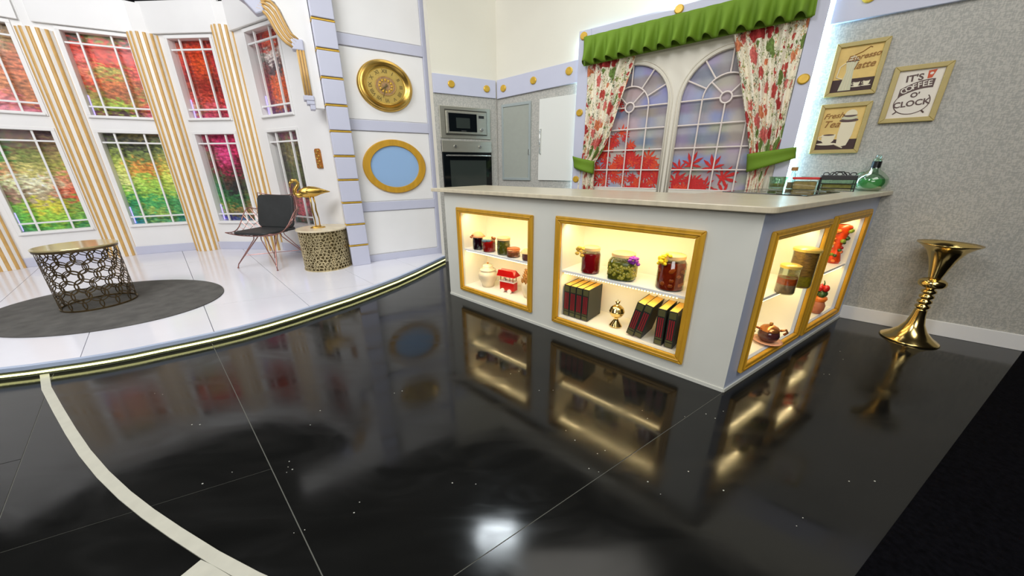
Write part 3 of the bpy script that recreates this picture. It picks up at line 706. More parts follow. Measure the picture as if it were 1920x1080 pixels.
# ------------------------------------------------------------------ long kitchen wall
kw = MB().box(-3.62, 0.0, 0.0, 1.25, 0.12, 3.05).build('wall_right', 'cream', kind='structure', loc=(RW.x, RW.y, 0), rz=RW.a)
MB().box(-0.53, -0.006, 0.0, 1.25, 0.0, 2.072).build('wallpaper', 'plaster', kw)
MB().box(-3.555, -0.006, 0.0, -2.44, 0.0, 1.96).build('wallpaper', 'plaster', kw)
bb = MB().box(0.0, -0.020, 0.0, 0.93, -0.006, 0.107).build('baseboard_right', 'white', kind='structure', loc=(RW.x, RW.y, 0), rz=RW.a, bevel=0.003)
# lavender bands with gold discs
b1 = MB().plate([(-3.53, 1.94), (-2.437, 1.978), (-2.437, 2.178), (-3.53, 2.138)], -0.03, 0).build('trim_4', 'lav', kind='structure', loc=(RW.x, RW.y, 0), rz=RW.a, bevel=0.003)
for u, z in ((-3.425, 2.04), (-2.997, 2.064), (-2.552, 2.090)): disc(b1, u, z, -0.03)
b2 = MB().box(-0.53, -0.03, 2.072, 1.25, 0, 2.34).build('trim_5', 'lav', kind='structure', loc=(RW.x, RW.y, 0), rz=RW.a, bevel=0.003)
disc(b2, -0.36, 2.19, -0.03, 0.037); disc(b2, 0.5, 2.19, -0.03, 0.037)
# cabinet doors
cd1 = thing('cabinet', 'tall wall cabinet with frosted grey glass door', 'cabinet', RW.pt(-3.25, 0, 0.006), RW.a)
fm = MB()
for bx in ((-0.215, 1.005, 0.215, 1.035), (-0.215, 1.84, 0.215, 1.87), (-0.215, 1.035, -0.19, 1.84), (0.19, 1.035, 0.215, 1.84)): fm.box(bx[0], -0.022, bx[1], bx[2], 0, bx[3])
fm.build('door_frame', 'frostframe', cd1, bevel=0.002)
MB().box(-0.19, -0.014, 1.035, 0.19, -0.006, 1.84).build('frosted_pane', 'frost', cd1)
MB().box(0.196, -0.034, 1.30, 0.206, -0.022, 1.36).build('handle', 'chrome', cd1)
cd2 = thing('cabinet', 'tall cabinet with glossy white door and vertical bar handle', 'cabinet', RW.pt(-2.68, 0, 0.006), RW.a)
MB().box(-0.235, -0.022, 1.01, 0.235, 0, 1.872).build('door', 'doorw', cd2, bevel=0.003)
MB().tube([(-0.205, -0.022, 1.30), (-0.205, -0.045, 1.31), (-0.205, -0.05, 1.43), (-0.205, -0.045, 1.555), (-0.205, -0.022, 1.565)], 0.007, 8).build('handle', 'chrome', cd2, smooth=True)

# the big curtained window: lavender surround standing off the wall, LED behind it
w9 = thing('window_9', None, None, (RW.x, RW.y, 0), RW.a, kind='structure')
UL, UR = -2.437, -0.555; IL, IR = -2.31, -0.645; ZB, ZT, ZI = 0.70, 2.40, 2.325
for bx, nm in (((UL, ZB, IL, ZT), 'surround'), ((IR, ZB, UR, ZT), 'surround'), ((IL, ZI, IR, ZT), 'surround')):
    MB().box(bx[0], -0.07, bx[1], bx[2], -0.04, bx[3]).build(nm, 'lav', w9, bevel=0.004)
MB().box(IL, -0.04, ZB, IL + 0.02, 0, ZI).box(IR - 0.02, -0.04, ZB, IR, 0, ZI).box(IL, -0.04, ZI - 0.02, IR, 0, ZI).build('reveal', 'arch', w9)
for u, z in ((-2.385, 2.352), (-1.53, 2.372), (-2.385, 1.685), (-2.385, 1.03), (-0.60, 1.747), (-0.60, 2.355)): disc(w9, u, z, -0.07, 0.036)
MB().box(UL + 0.03, -0.035, ZB, UL + 0.045, -0.02, ZT - 0.03).box(UR - 0.045, -0.035, ZB, UR - 0.03, -0.02, ZT - 0.03).box(UL + 0.03, -0.035, ZT - 0.045, UR - 0.03, -0.02, ZT - 0.03).build('led_strip', 'ledB', w9)
def wlight(u, z, off, du, dz, sx, sy, p, col):
    o = area('led_backlight', RW.pt(u, z, off), RW.pt(u + du, z + dz, off), sx, sy, p, col); return o
wlight(UR - 0.02, 1.55, 0.022, 1, 0, 0.03, 1.6, 9, (0.40, 0.74, 1.0)); wlight(UL + 0.02, 1.55, 0.022, -1, 0, 0.03, 1.6, 2.2, (0.66, 0.9, 1.0)); wlight(-1.5, ZT - 0.02, 0.022, 0, 1, 1.8, 0.03, 3.6, (0.85, 0.97, 1.0))
for o_ in [o for o in COL.objects if o.name.startswith('led_backlight')]:
    pass

# painted backdrop: lavender grey brick wall
BR = []
rb = random.Random(3)
rows, colsn = 20, 12
for j in range(rows):
    z = 1 - j / rows
    line = []
    for i in range(colsn):
        b_ = (180, 170, 168) if rb.random() < .84 else (152, 156, 186)
        if i in (6, 7) and 3 < j < 12: b_ = (162, 160, 182)
        if j % 3 == 2: b_ = tuple(int(c * 0.84) for c in b_)
        b_ = tuple(int(c * rb.uniform(.93, 1.05)) for c in b_)
        line.append(b_)
    BR.append(line)
painted('printed_backdrop', w9, IL + 0.005, IR - 0.005, ZB, ZI - 0.005, -0.004, BR, 90, 90, 4.2, 0.01, 'mural')
# ivory arch panel with two arched openings
CL, CR, RAD, ZS, ZBOT = -1.880, -1.080, 0.345, 1.69, 0.945
ap = MB(); y0, y1 = -0.030, -0.012
def arch_z(u):
    for c in (CL, CR):
        if abs(u - c) < RAD: return ZS + sqrt(max(0, RAD * RAD - (u - c) ** 2))
    return None
us = sorted(set([IL + 0.02] + [c + RAD * cos(k * pi / 24) for c in (CL, CR) for k in range(25)] + [IR - 0.02]))
for a, b in zip(us[:-1], us[1:]):
    m_ = (a + b) / 2; zt = ZI - 0.02
    za = arch_z(a) or (ZS if arch_z(m_) else None); zb_ = arch_z(b) or (ZS if arch_z(m_) else None)
    if arch_z(m_):
        ap.plate([(a, za), (b, zb_), (b, zt), (a, zt)], y0, y1); ap.plate([(a, ZB), (b, ZB), (b, ZBOT), (a, ZBOT)], y0, y1)
    else:
        ap.plate([(a, ZB), (b, ZB), (b, zt), (a, zt)], y0, y1)
ap.build('arch_panel', 'arch', w9)
for c in (CL, CR):
    for rr, ra in ((RAD + 0.010, 0.009), (RAD + 0.036, 0.006)):
        pts = [(c - rr, -0.032, ZB + 0.2)] + [(c + rr * cos(pi - k * pi / 28), -0.032, ZS + rr * sin(pi - k * pi / 28)) for k in range(29)] + [(c + rr, -0.032, ZB + 0.2)]
        MB().tube(pts, ra, 6).build('arch_moulding', 'arch', w9, smooth=True)
    y = -0.026
    def bar(p, q, nm='muntin'): MB().tube([(p[0], y, p[1]), (q[0], y, q[1])], 0.0065, 6).build(nm, 'muntin', w9)
    bar((c, ZBOT), (c, ZS - 0.045))
    for s_ in (-1, 1):
        bar((c + s_ * 0.176, ZBOT), (c + s_ * 0.176, ZS))
        for z in (1.69,): bar((c + s_ * 0.045, z), (c + s_ * RAD, z))
        bar((c + s_ * 0.045 * cos(pi / 4), ZS + 0.045 * sin(pi / 4)), (c + s_ * 0.176 * cos(pi / 4), ZS + 0.176 * sin(pi / 4)))
        for dg in (27, 56): bar((c + s_ * 0.176 * cos(radians(dg)), ZS + 0.176 * sin(radians(dg))), (c + s_ * RAD * cos(radians(dg)), ZS + RAD * sin(radians(dg))))
    bar((c, ZS + 0.176), (c, ZS + RAD))
    for z in (1.125, 1.31, 1.498): bar((c - RAD, z), (c + RAD, z))
    bar((c - RAD, ZBOT + 0.006), (c + RAD, ZBOT + 0.006))
    MB().tube([(c + 0.176 * cos(k * pi / 24), y, ZS + 0.176 * sin(k * pi / 24)) for k in range(25)], 0.0065, 6).build('muntin_arc', 'muntin', w9, smooth=True)
    MB().tube([(c + 0.042 * cos(k * pi / 12), y, ZS + 0.042 * sin(k * pi / 12)) for k in range(24)], 0.0075, 6, True).build('muntin_hub', 'muntin', w9, smooth=True)
# red maple leaves printed on the backdrop
def leafmesh(name, m):
    mb = MB(); pts = []
    lobes = [(-125, .55), (-75, .8), (-30, .95), (8, 1.0), (45, .9), (90, .72), (140, .5)]
    for i, (dg, ln) in enumerate(lobes):
        a = radians(dg + 90 - 8); 
        prev = radians(lobes[i - 1][0] + 82) if i else a - radians(40)
        pts.append((0.17 * cos((a + prev) / 2 if i else a - .5), 0.17 * sin((a + prev) / 2 if i else a - .5)))
        pts.append((0.62 * ln * cos(a - .19), 0.62 * ln * sin(a - .19))); pts.append((ln * cos(a), ln * sin(a))); pts.append((0.62 * ln * cos(a + .19), 0.62 * ln * sin(a + .19)))
    vs = [(0, 0, 0)] + [(p[0], 0, p[1]) for p in pts]; n = len(pts)
    mb.add(vs, [(0, i + 1, (i + 1) % n + 1) for i in range(n)])
    me = bpy.data.meshes.new(name); me.from_pydata(mb.v, [], mb.f); me.materials.append(M[m]); return me
LM = [leafmesh('maple_leaf', 'leaf'), leafmesh('maple_leaf', 'leafo')]
rl = random.Random(21); cnt = 0
def leaf(u, z, s_, rot, k=None):
    global cnt
    cnt += 1
    o = bpy.data.objects.new('maple_leaf', LM[(1 if rl.random() < .35 else 0) if k is None else k]); COL.objects.link(o); o.parent = w9
    o.location = (u, -0.0055 - cnt * 0.00003, z); o.rotation_euler = (0, rot, 0); o.scale = (s_, 1, s_)
for i in range(110):
    u = rl.uniform(-2.22, -1.54); top = 1.50 - abs(u + 1.95) * 0.5 if u < -1.80 else 1.28 - (u + 1.80) * 0.25
    leaf(u, rl.uniform(0.90, top), rl.uniform(0.055, 0.10), rl.uniform(0, 6.28))
for i in range(9): leaf(rl.uniform(-2.1, -1.85), rl.uniform(1.66, 1.75) if i < 2 else rl.uniform(1.36, 1.46), 0.05, rl.uniform(0, 6.28), 0)
leaf(-1.985, 1.73, 0.05, 1, 0); leaf(-1.94, 2.0, 0.05, 2, 0)
for u, z, s_, r_ in ((-1.27, 1.17, .12, .35), (-1.09, 1.14, .12, -.2), (-1.0, 1.06, .13, 1.2), (-1.36, 1.13, .1, -.8), (-1.38, 1.02, .12, .8), (-1.22, 1.03, .11, 2.2), (-1.13, 0.98, .1, .2), (-1.3, 0.95, .12, 1.1), (-1.18, 0.93, .1, -.4), (-1.4, .93, .11, 0), (-0.97, .93, .11, -1.2)):
    leaf(u, z, s_, r_, 0)
for i in range(14): leaf(rl.uniform(-1.42, -1.15), rl.uniform(0.9, 1.06), rl.uniform(.05, .08), rl.uniform(0, 6.28))

# green pleated valance
va = MB(); NP = 15
v0, v1 = -2.355, -0.635
def vfn(s, t):
    u = v0 + (v1 - v0) * s; p = (s * NP) % 1.0
    lobe = sin(pi * p / 0.80) ** 0.7 if p < 0.80 else -0.22 * sin(pi * (p - 0.80) / 0.20)
    amp = 0.004 + 0.088 * t ** 1.2
    hem = 2.090 + 0.03 * s + 0.016 * max(0, lobe)
    return (u + 0.028 * t * (0.4 - p if p < .8 else (p - .9) * 4), -0.126 - amp * lobe, ZI + (hem - ZI) * t)
va.grid(NP * 20, 12, vfn)
vt = thing('valance', 'pleated green fabric valance across the top of the big window', 'valance', (RW.x, RW.y, 0), RW.a)
vo = va.build('pleated_cloth', 'green', vt, smooth=True)
sd = vo.modifiers.new('t', 'SOLIDIFY'); sd.thickness = 0.003; sd.offset = 0
MB().plate([(v0, 2.088), (v1, 2.118), (v1, ZI), (v0, ZI)], -0.103, -0.100).build('shade_backing', 'green', vt)  # backing sheet added so the open pleats read dark, seen against its shade
MB().box(v0, -0.114, ZI - 0.012, v1, -0.1035, ZI + 0.004).build('heading_rail', 'green', vt)

def interp(tab, z):
    if z >= tab[0][0]: return tab[0][1]
    for (za, a), (zb_, b) in zip(tab[:-1], tab[1:]):
        if z >= zb_: 
            t = (za - z) / (za - zb_); return a + (b - a) * t
    return tab[-1][1]
def curtain(label, left, right, nf, wtop, tie, cat='curtain'):
    root = thing('curtain', label, cat, (RW.x, RW.y, 0), RW.a, group='floral curtains of the big window')
    zt, zb_ = 2.16, 0.72; NU, NV = nf * 10, 70
    mb = MB()
    def fn(s, t):
        z = zt + (zb_ - zt) * t; a, b = interp(left, z), interp(right, z); w_ = b - a
        ph = s + 0.012 * sin(z * 9 + s * 5)
        amp = 0.027 * min(1.0, w_ / 0.3) + 0.004
        f = sin(2 * pi * nf * ph); y = -0.062 - amp * (f * 0.62 + 0.35 * sin(2 * pi * nf * 0.5 * ph + 1))
        return (a + w_ * s, y, z)
    mb.grid(NU, NV, fn)
    o = mb.build('cloth', 'floral', root, smooth=True)
    me = o.data; uvl = me.uv_layers.new(name='UVMap')
    for lp in me.loops:
        vi = lp.vertex_index; j, i = divmod(vi, NU + 1)
        uvl.data[lp.index].uv = (i / NU * wtop, (zt + (zb_ - zt) * j / NV))
    sd = o.modifiers.new('t', 'SOLIDIFY'); sd.thickness = 0.002; sd.offset = 0
    tb = MB(); tl, tr_, bl, br = tie      # band sheet bulging round the gathered cloth
    def tf(s, t):
        a = (tl[0] + (tr_[0] - tl[0]) * s, tl[1] + (tr_[1] - tl[1]) * s); b = (bl[0] + (br[0] - bl[0]) * s, bl[1] + (br[1] - bl[1]) * s)
        return (a[0] + (b[0] - a[0]) * t, -0.090 - 0.055 * sin(pi * min(1, max(0, s))) ** 0.6 - 0.004 * sin(t * 9), a[1] + (b[1] - a[1]) * t)
    tb.grid(20, 6, tf)
    o2 = tb.build('tieback', 'green', root, smooth=True, label='green fabric tieback')
    sd = o2.modifiers.new('t', 'SOLIDIFY'); sd.thickness = 0.004; sd.offset = 0
    return root
curtain('floral curtain left of the arches, gathered by a short green tieback', [(2.16, -2.33), (1.5, -2.31), (1.22, -2.335), (0.94, -2.36), (.7, -2.37)], [(2.16, -1.84), (2.08, -1.86), (1.75, -1.955), (1.48, -2.035), (1.30, -2.11), (1.2, -2.18), (0.94, -2.175), (.7, -2.16)], 6, 0.85,
        ((-2.43, 1.268), (-2.172, 1.212), (-2.405, 1.15), (-2.172, 1.085)))
curtain('floral curtain right of the arches, pulled aside by a long green tieback', [(2.16, -1.11), (2.08, -1.09), (1.73, -.976), (1.45, -.887), (1.244, -.832), (1.1, -.815), (.95, -.81), (.7, -.80)], [(2.16, -.648), (1.6, -.652), (1.35, -.645), (1.244, -.66), (1.12, -.69), (1.0, -.70), (.7, -.68)], 6, 0.95,
        ((-0.845, 1.246), (-0.54, 1.288), (-0.825, 1.105), (-0.53, 1.208)))

# ------------------------------------------------------------------ framed prints
def frame(label, u0, z0, u1, z1, fw, art, paper):
    cu, cz = (u0 + u1) / 2, (z0 + z1) / 2; w, h = (u1 - u0) / 2, (z1 - z0) / 2
    t = thing('framed_print', label, 'picture', RW.pt(cu, cz, 0.007), RW.a, group='framed coffee prints on the grey wall')
    m = MB()
    o_ = [(-w, -h), (w, -h), (w, h), (-w, h)]; i_ = [(-w + fw, -h + fw), (w - fw, -h + fw), (w - fw, h - fw), (-w + fw, h - fw)]
    for k in range(4):
        m.plate([o_[k], o_[(k + 1) % 4], i_[(k + 1) % 4], i_[k]], -0.022, 0)
    m.build('frame', 'picframe', t, bevel=0.003)
    MB().box(-w + fw * .9, -0.008, -h + fw * .9, w - fw * .9, -0.004, h - fw * .9).build('print', paper, t)
    art(t, w - fw, h - fw)
    return t
def flat(t, poly, m, y=-0.0086, nm='printed_shape'):
    MB().plate(poly, y, y + 0.0004).build(nm, m, t)
def stroke(t, pts, r, m, y=-0.009):
    MB().tube([(p[0], y, p[1]) for p in pts], r, 5).build('printed_line', m, t)
def cup(t, x, z, s, m='piccream', y=-0.0092):
    flat(t, [(x - s, z + s * .8), (x + s, z + s * .8), (x + s * .85, z - s * .3), (x + s * .4, z - s * .8), (x - s * .4, z - s * .8), (x - s * .85, z - s * .3)], m, y)
    flat(t, [(x + 1.5 * s * cos(k * pi / 8), z - s * .85 + .22 * s * sin(k * pi / 8)) for k in range(16)], m, y + 0.0001)
    stroke(t, [(x - s * .9, z + s * .5), (x - s * 1.4, z + s * .4), (x - s * 1.35, z - s * .1), (x - s * .8, z - s * .25)], s * .1, m, y)
    flat(t, [(x + .8 * s * cos(k * pi / 8), z + s * .72 + .14 * s * sin(k * pi / 8)) for k in range(16)], 'picink', y - 0.0003)
def art1(t, w, h):
    flat(t, [(-w, -h), (w, -h), (w, -h * .42), (-w, -h * .42)], 'picdark')
    flat(t, [(-w * .62, -h * .93), (-w * .0, -h * .93), (-w * .10, -h * .1), (w * .02, h * .38), (-w * .55, h * .38), (-w * .45, -h * .1)], 'picgrey', -0.0092)
    for a in (-.45, -.3, -.17): stroke(t, [(w * a - w * .05, -h * .9), (w * (a * .8) - w * .06, -h * .1), (w * a, h * .35)], 0.0018, 'piccream', -0.0096)
    flat(t, [(-w * .56, h * .38), (w * .05, h * .38), (-w * .08, h * .52), (-w * .25, h * .62), (-w * .44, h * .52)], 'piccream', -0.0093)
    stroke(t, [(-w * .56, h * .3), (-w * .8, h * .15), (-w * .85, -h * .3), (-w * .55, -h * .4)], 0.004, 'piccream')
    stroke(t, [(-w * .56, h * .36), (w * .05, h * .36)], 0.0025, 'picink', -0.0097)
    stroke(t, [(-w * .25, h * .6), (w * .1, h * .72), (w * .4, h * .9), (w * .5, h * .86)], 0.003, 'picgold')
    cup(t, w * .22, -h * .68, w * .16); cup(t, w * .68, -h * .66, w * .16)
    text('Espresso', 0.046, Matrix.Translation((w * .20, -0.0104, h * .52)) @ Matrix.Rotation(-0.12, 4, 'Y') @ UP, 'picgold', t, shear=0.35, bold=0.0008)
    text('latte', 0.058, Matrix.Translation((w * .34, -0.0104, h * .14)) @ Matrix.Rotation(-0.08, 4, 'Y') @ UP, 'picgold', t, shear=0.35, bold=0.0008)
def art2(t, w, h):
    flat(t, [(-w, -h), (w, -h), (w, -h * .5), (-w, -h * .5)], 'picdark')
    flat(t, [(w * .05, -h * .75), (w * .25, -h * .86), (w * .55, -h * .80), (w * .70, -h * .3), (w * .72, h * .30), (w * .0, h * .30), (-w * .02, -h * .3)], 'piccream', -0.0092)
    for k, zz in enumerate((.38, .50, .62)):
        flat(t, [(w * .35 + w * (.46 - k * .06) * cos(q * pi / 10), h * zz + h * .09 * sin(q * pi / 10)) for q in range(20)], 'picgrey' if k % 2 else 'picink', -0.0093 - k * 0.0003)
    flat(t, [(w * .38 + w * .30 * cos(q * pi / 12), h * .62 + h * .25 * sin(q * pi / 12)) for q in range(13)], 'piccream', -0.0104)
    cup(t, -w * .45, -h * .48, w * .36, y=-0.0094)
    stroke(t, [(-w * .1, -h * .72), (w * .4, -h * .92)], 0.004, 'piccream', -0.01)
    text('Fresh', 0.048, Matrix.Translation((-w * .46, -0.0093, h * .62)) @ Matrix.Rotation(-0.06, 4, 'Y') @ UP, 'picgold', t, shear=0.35, bold=0.0008)
    text('Tea', 0.062, Matrix.Translation((-w * .48, -0.0093, h * .22)) @ UP, 'picgold', t, shear=0.35, bold=0.0008)
def art3(t, w, h):
    text("IT'S", 0.052, Matrix.Translation((-w * .22, -0.0093, h * .66)) @ Matrix.Rotation(-0.1, 4, 'Y') @ UP, 'picink', t, bold=0.0012)
    flat(t, [(w * .30, h * .92), (w * .66, h * .95), (w * .54, h * .62), (w * .34, h * .60)], 'picred', -0.0092); flat(t, [(w * .47 + .009 * cos(q), h * .80 + .008 * sin(q)) for q in range(6)], 'picwhite', -0.0096)
    N_ = 14; top = []; bot = []
    arc = lambda s: h * (0.06 + 0.34 * s + 0.10 * (1 - (2 * s - 1) ** 2))
    for k in range(N_ + 1):
        s = k / N_; x = -w * .72 + s * w * 1.44
        top.append((x, arc(s) + 0.025)); bot.append((x, arc(s) - 0.025))
    flat(t, top + bot[::-1], 'picink', -0.0092)
    for k, ch in enumerate('COFFEE'):
        s = (k + .9) / 6.8; x = -w * .72 + s * w * 1.44
        text(ch, 0.044, Matrix.Translation((x, -0.0099, arc(s))) @ Matrix.Rotation(-0.24 + (s - .5) * .3, 4, 'Y') @ UP, 'picwhite', t, bold=0.0006)
    text("O'", 0.040, Matrix.Translation((w * .04, -0.0093, -h * .05)) @ UP, 'picink', t, bold=0.0012)
    text('CLOCK', 0.048, Matrix.Translation((0.0, -0.0093, -h * .40)) @ Matrix.Rotation(-0.1, 4, 'Y') @ UP, 'picink', t, bold=0.001)
    cz = -h * .36; R = w * .80
    for a0, a1 in ((200, 340), (-25, 35), (145, 200)):
        stroke(t, [(R * cos(radians(a0 + (a1 - a0) * k / 12)), cz + R * .85 * sin(radians(a0 + (a1 - a0) * k / 12))) for k in range(13)], 0.0022, 'picink')
    for x in (-1, 1):
        stroke(t, [(x * w * .56, cz - R * .62), (x * w * .70, cz - R * .80)], 0.004, 'picink')
frame('upper gold framed ochre print of a tall cream pot and two cups', -0.458, 1.617, -0.192, 1.945, 0.026, art1, 'picyel')
frame('lower gold framed ochre print of a lidded jar and a cup', -0.456, 1.239, -0.187, 1.571, 0.026, art2, 'picyel')
frame('framed white lettered print hanging right of the two ochre ones', -0.131, 1.424, 0.125, 1.759, 0.028, art3, 'picwhite')

# ------------------------------------------------------------------ kitchen island
cor = (FI.x, FI.y, 0)
isl = thing('kitchen_island', 'L shaped pale grey kitchen island with lit gold framed display niches', 'island', cor)
fa, sa = FI.a, SI.a
def holes(u0, u1, z0, z1, th, wins):           # wall slab with rectangular openings, built as boxes
    mb = MB(); x = u0
    for (a, b, c, d) in wins:
        if a > x: mb.box(x, 0, z0, a, th, z1)
        mb.box(a, 0, z0, b, th, c); mb.box(a, 0, d, b, th, z1); x = b
    if x < u1: mb.box(x, 0, z0, u1, th, z1)
    return mb
N1 = (-2.107, -1.355, 0.135, 0.795); N2 = (-1.075, -0.262, 0.13, 0.805)
holes(-2.32, 0.0, 0.0, 0.955, 0.018, [N1, N2]).build('front_panel', 'isl', isl, rz=fa)
P1 = (0.155, 0.825, 0.13, 0.815); P2 = (0.975, 1.565, 0.13, 0.82)
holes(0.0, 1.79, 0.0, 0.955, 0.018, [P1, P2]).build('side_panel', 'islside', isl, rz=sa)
MB().box(-2.32, 0.018, 0, -2.302, 0.6, 0.955).build('end_panel', 'isl', isl, rz=fa)
MB().box(-2.30, 0.585, 0, -0.75, 0.6, 0.955).build('back_panel', 'isl', isl, rz=fa)
MB().box(0.75, 0.585, 0, 1.62, 0.6, 0.955).build('back_panel', 'isl', isl, rz=sa)
MB().box(-2.32, -0.006, 0.0, 0.0, 0, 0.02).build('plinth_bead', 'isl', isl, rz=fa)
MB().box(0.0, -0.006, 0.0, 1.79, 0, 0.02).build('plinth_bead', 'isl', isl, rz=sa)
def niche(n, rz, depth, fw, fm_, shelf=0.48, outer=None):
    a, b, c, d = n; t = 0.01
    root = MB().box(a - t, 0.018, c - t, b + t, depth, c).box(a - t, 0.018, d, b + t, depth, d + t).box(a - t, 0.018, c, a, depth, d).box(b, 0.018, c, b + t, depth, d).box(a - t, depth, c - t, b + t, depth + t, d + t).build('niche_lining', 'niche', isl, rz=rz)
    MB().box(a, 0.02, shelf - 0.018, b, depth, shelf).build('shelf', 'shelfw', root, bevel=0.002)
    f = MB(); o0, o1 = (a - fw, c - fw), (b + fw, d + fw)
    oo = [(a - fw, c - fw), (b + fw, c - fw), (b + fw, d + fw), (a - fw, d + fw)]; ii = [(a, c), (b, c), (b, d), (a, d)]
    for k in range(4):
        q = (k + 1) % 4
        MB().plate([oo[k], oo[q], ii[q], ii[k]], -0.022, 0.0).build('frame_rail', fm_, root, bevel=0.006)
    mid = [((o[0] + i[0]) / 2, (o[1] + i[1]) / 2) for o, i in zip(oo, ii)]
    MB().tube([(p[0], -0.022, p[1]) for p in mid], 0.005, 6, True).build('frame_bead', fm_, root)
    # LED strips with a bead per diode: top front edge and under the shelf front edge
    for z, nm in ((d - 0.004, 'led_strip'), (shelf - 0.022, 'led_strip')):
        s_ = MB(); n_ = int((b - a - 0.04) / 0.018)
        for k in range(n_):
            x = a + 0.02 + k * 0.018; s_.box(x, 0.024, z - 0.002, x + 0.007, 0.031, z + 0.002)
        s_.build(nm, 'ledW', root, kind='stuff')
    return root
niche(N1, fa, 0.30, 0.042, 'goldp'); niche(N2, fa, 0.30, 0.045, 'goldp'); niche(P1, sa, 0.27, 0.045, 'goldp'); niche(P2, sa, 0.27, 0.05, 'goldp')
def nlight(wl, n, p, zz, depth=0.05):
    a, b = n[0], n[1]
    area('niche_light', wl.pt((a + b) / 2, zz, -depth), wl.pt((a + b) / 2, zz - 1, -depth - 0.35), b - a - 0.06, 0.02, p, (1.0, 0.77, 0.38))
for wl, n, p in ((FI, N1, 1.75), (FI, N2, 2.2), (SI, P1, 1.4), (SI, P2, 1.15)):
    nlight(wl, n, p, n[3] - 0.012); nlight(wl, n, p * 0.62, 0.452)
# worktop
def isect(wa, oa, wb, ob):
    # intersection of the two lines offset oa / ob towards the room
    ax, ay, _ = wa.pt(0, 0, oa); bx, by, _ = wb.pt(0, 0, ob)
    d = wa.u.x * wb.u.y - wa.u.y * wb.u.x; t = ((bx - ax) * wb.u.y - (by - ay) * wb.u.x) / d
    return (ax + wa.u.x * t, ay + wa.u.y * t)
pc = isect(FI, 0.05, SI, 0.05); pin = isect(FI, -0.62, SI, -0.62); pw = isect(SI, 0.05, RW, 0.008); pwi = isect(SI, -0.62, RW, 0.008)
pl0 = FI.pt(-2.44, 0, 0.05)[:2]; pl1 = FI.pt(-2.44, 0, -0.62)[:2]
va_ = Vector(pl0) - Vector(pc); va_.normalize(); vb_ = Vector(pw) - Vector(pc); vb_.normalize(); rc = 0.045
ca = []
P0, P1_, P2_ = Vector(pc) + va_ * rc, Vector(pc), Vector(pc) + vb_ * rc
for k in range(7):
    t = k / 6; ca.append(tuple(P0 * (1 - t) ** 2 + P1_ * 2 * t * (1 - t) + P2_ * t * t))
wt = MB().prism([pl0] + ca + [pw, pwi, pin, pl1], 0.957, 0.985).build('worktop', 'top', bevel=0.004)
wt['label'] = 'beige worktop slab lying on the kitchen island'; wt['category'] = 'worktop'
ZT_ = 0.985
ct = thing('cooktop', 'black glass cooktop set in the worktop near the grey wall', 'cooktop', SI.pt(1.02, ZT_, -0.34), sa)
MB().box(-0.27, -0.24, 0.0, 0.27, 0.24, 0.006).build('glass_plate', 'blackglass', ct, bevel=0.003)
for x in (-.13, .13):
    for y in (-.12, .12): MB().tube([(x + .085 * cos(k * pi / 16), y + .085 * sin(k * pi / 16), 0.0062) for k in range(32)], 0.0012, 4, True).build('burner_ring', 'steel', ct)

# ------------------------------------------------------------------ jars and ornaments
def jar(name, label, pos, r, h, content, fill=0.78, lid='lidwood', lidr=0.86, lidh=0.022, group=None, square=False, seg=26, cat='jar', bits=None, sq=1.0):
    t = thing(name, label, cat, pos, group=group)
    zt = h - lidh
    n = 4 if square else 1
    def prof(rr, z0, z1, neck):
        return [(0.001, z0), (rr * .9, z0), (rr, z0 + 0.008), (rr, z1 - 0.03), (rr * neck, z1 - 0.008), (rr * neck, z1)]
    g = MB().lathe(prof(r, 0.0, zt, lidr), seg)
    c = MB().lathe([(0.001, 0.004), (r * .86, 0.004), (r * .94, 0.010), (r * .94, h * fill - 0.006), (r * .9, h * fill), (0.001, h * fill)], seg)
    if square:
        def sqf(mb, k=0.55):
            nv = []
            for v in mb.v:
                a = atan2(v[1], v[0]); q = 1.0 / max(abs(cos(a)), abs(sin(a))); f = 1 + (q - 1) * k; nv.append((v[0] * f, v[1] * f, v[2]))
            mb.v = nv; return mb
        g = sqf(g); c = sqf(c)
    c.build('contents', content, t, smooth='auto')
    g.build('glass', 'glass', t, smooth='auto')
    MB().lathe([(0.001, h), (r * lidr * .92, h), (r * lidr * 1.06, h - 0.004), (r * lidr * 1.06, zt), (0.001, zt)], seg).build('lid', lid, t, smooth='auto')
    if bits:
        bm_, nb, br_, bs = bits; rr = random.Random(int(r * 1e5) + nb); b = MB()
        for k in range(nb):
            a = rr.uniform(0, 6.28); z = rr.uniform(br_ + .006, h * fill - br_); q = (r - br_) * (1.06 if square else 1.0)
            fq = 1 + (1 / max(abs(cos(a)), abs(sin(a))) - 1) * 0.55 if square else 1; b.ball((q * cos(a) * fq, q * sin(a) * fq, z), br_, 1, 1, bs, 8, 6)
        b.build('pieces', bm_, t, smooth=True, kind='stuff')
    return t
def flower(parent, pos, m, r=0.02, n=7, name='flower', seed=1):
    rr = random.Random(seed); b = MB()
    for k in range(n):
        b.ball((pos[0] + rr.uniform(-r, r), pos[1] + rr.uniform(-r, r) * .8, pos[2] + rr.uniform(-r, r)), r * rr.uniform(.35, .6), 1, 1, .8, 7, 5)
    b.build(name, m, parent, smooth=True)
def posF(u, off, z): return FI.pt(u, z, off)
tow = lambda p: Vector((-p[0], -p[1], 0)).normalized()
SH = 0.480; NB = 0.135
p = posF(-1.985, -0.075, SH); j = jar('jam_jar', 'dark berry jam jar with peach cloth cover at left end of shelf', p, 0.047, 0.125, 'darkjam', .82, 'cloth', .95, .02, 'preserve jars in the left niche')
MB().lathe([(0.001, .150), (.030, .148), (.050, .128), (.066, .112), (.058, .110), (.001, .12)], 20).build('cloth_cover', 'cloth', j, smooth=True); flower(j, (-.038, -.03, .118), 'orangef', .02, 8, seed=2)
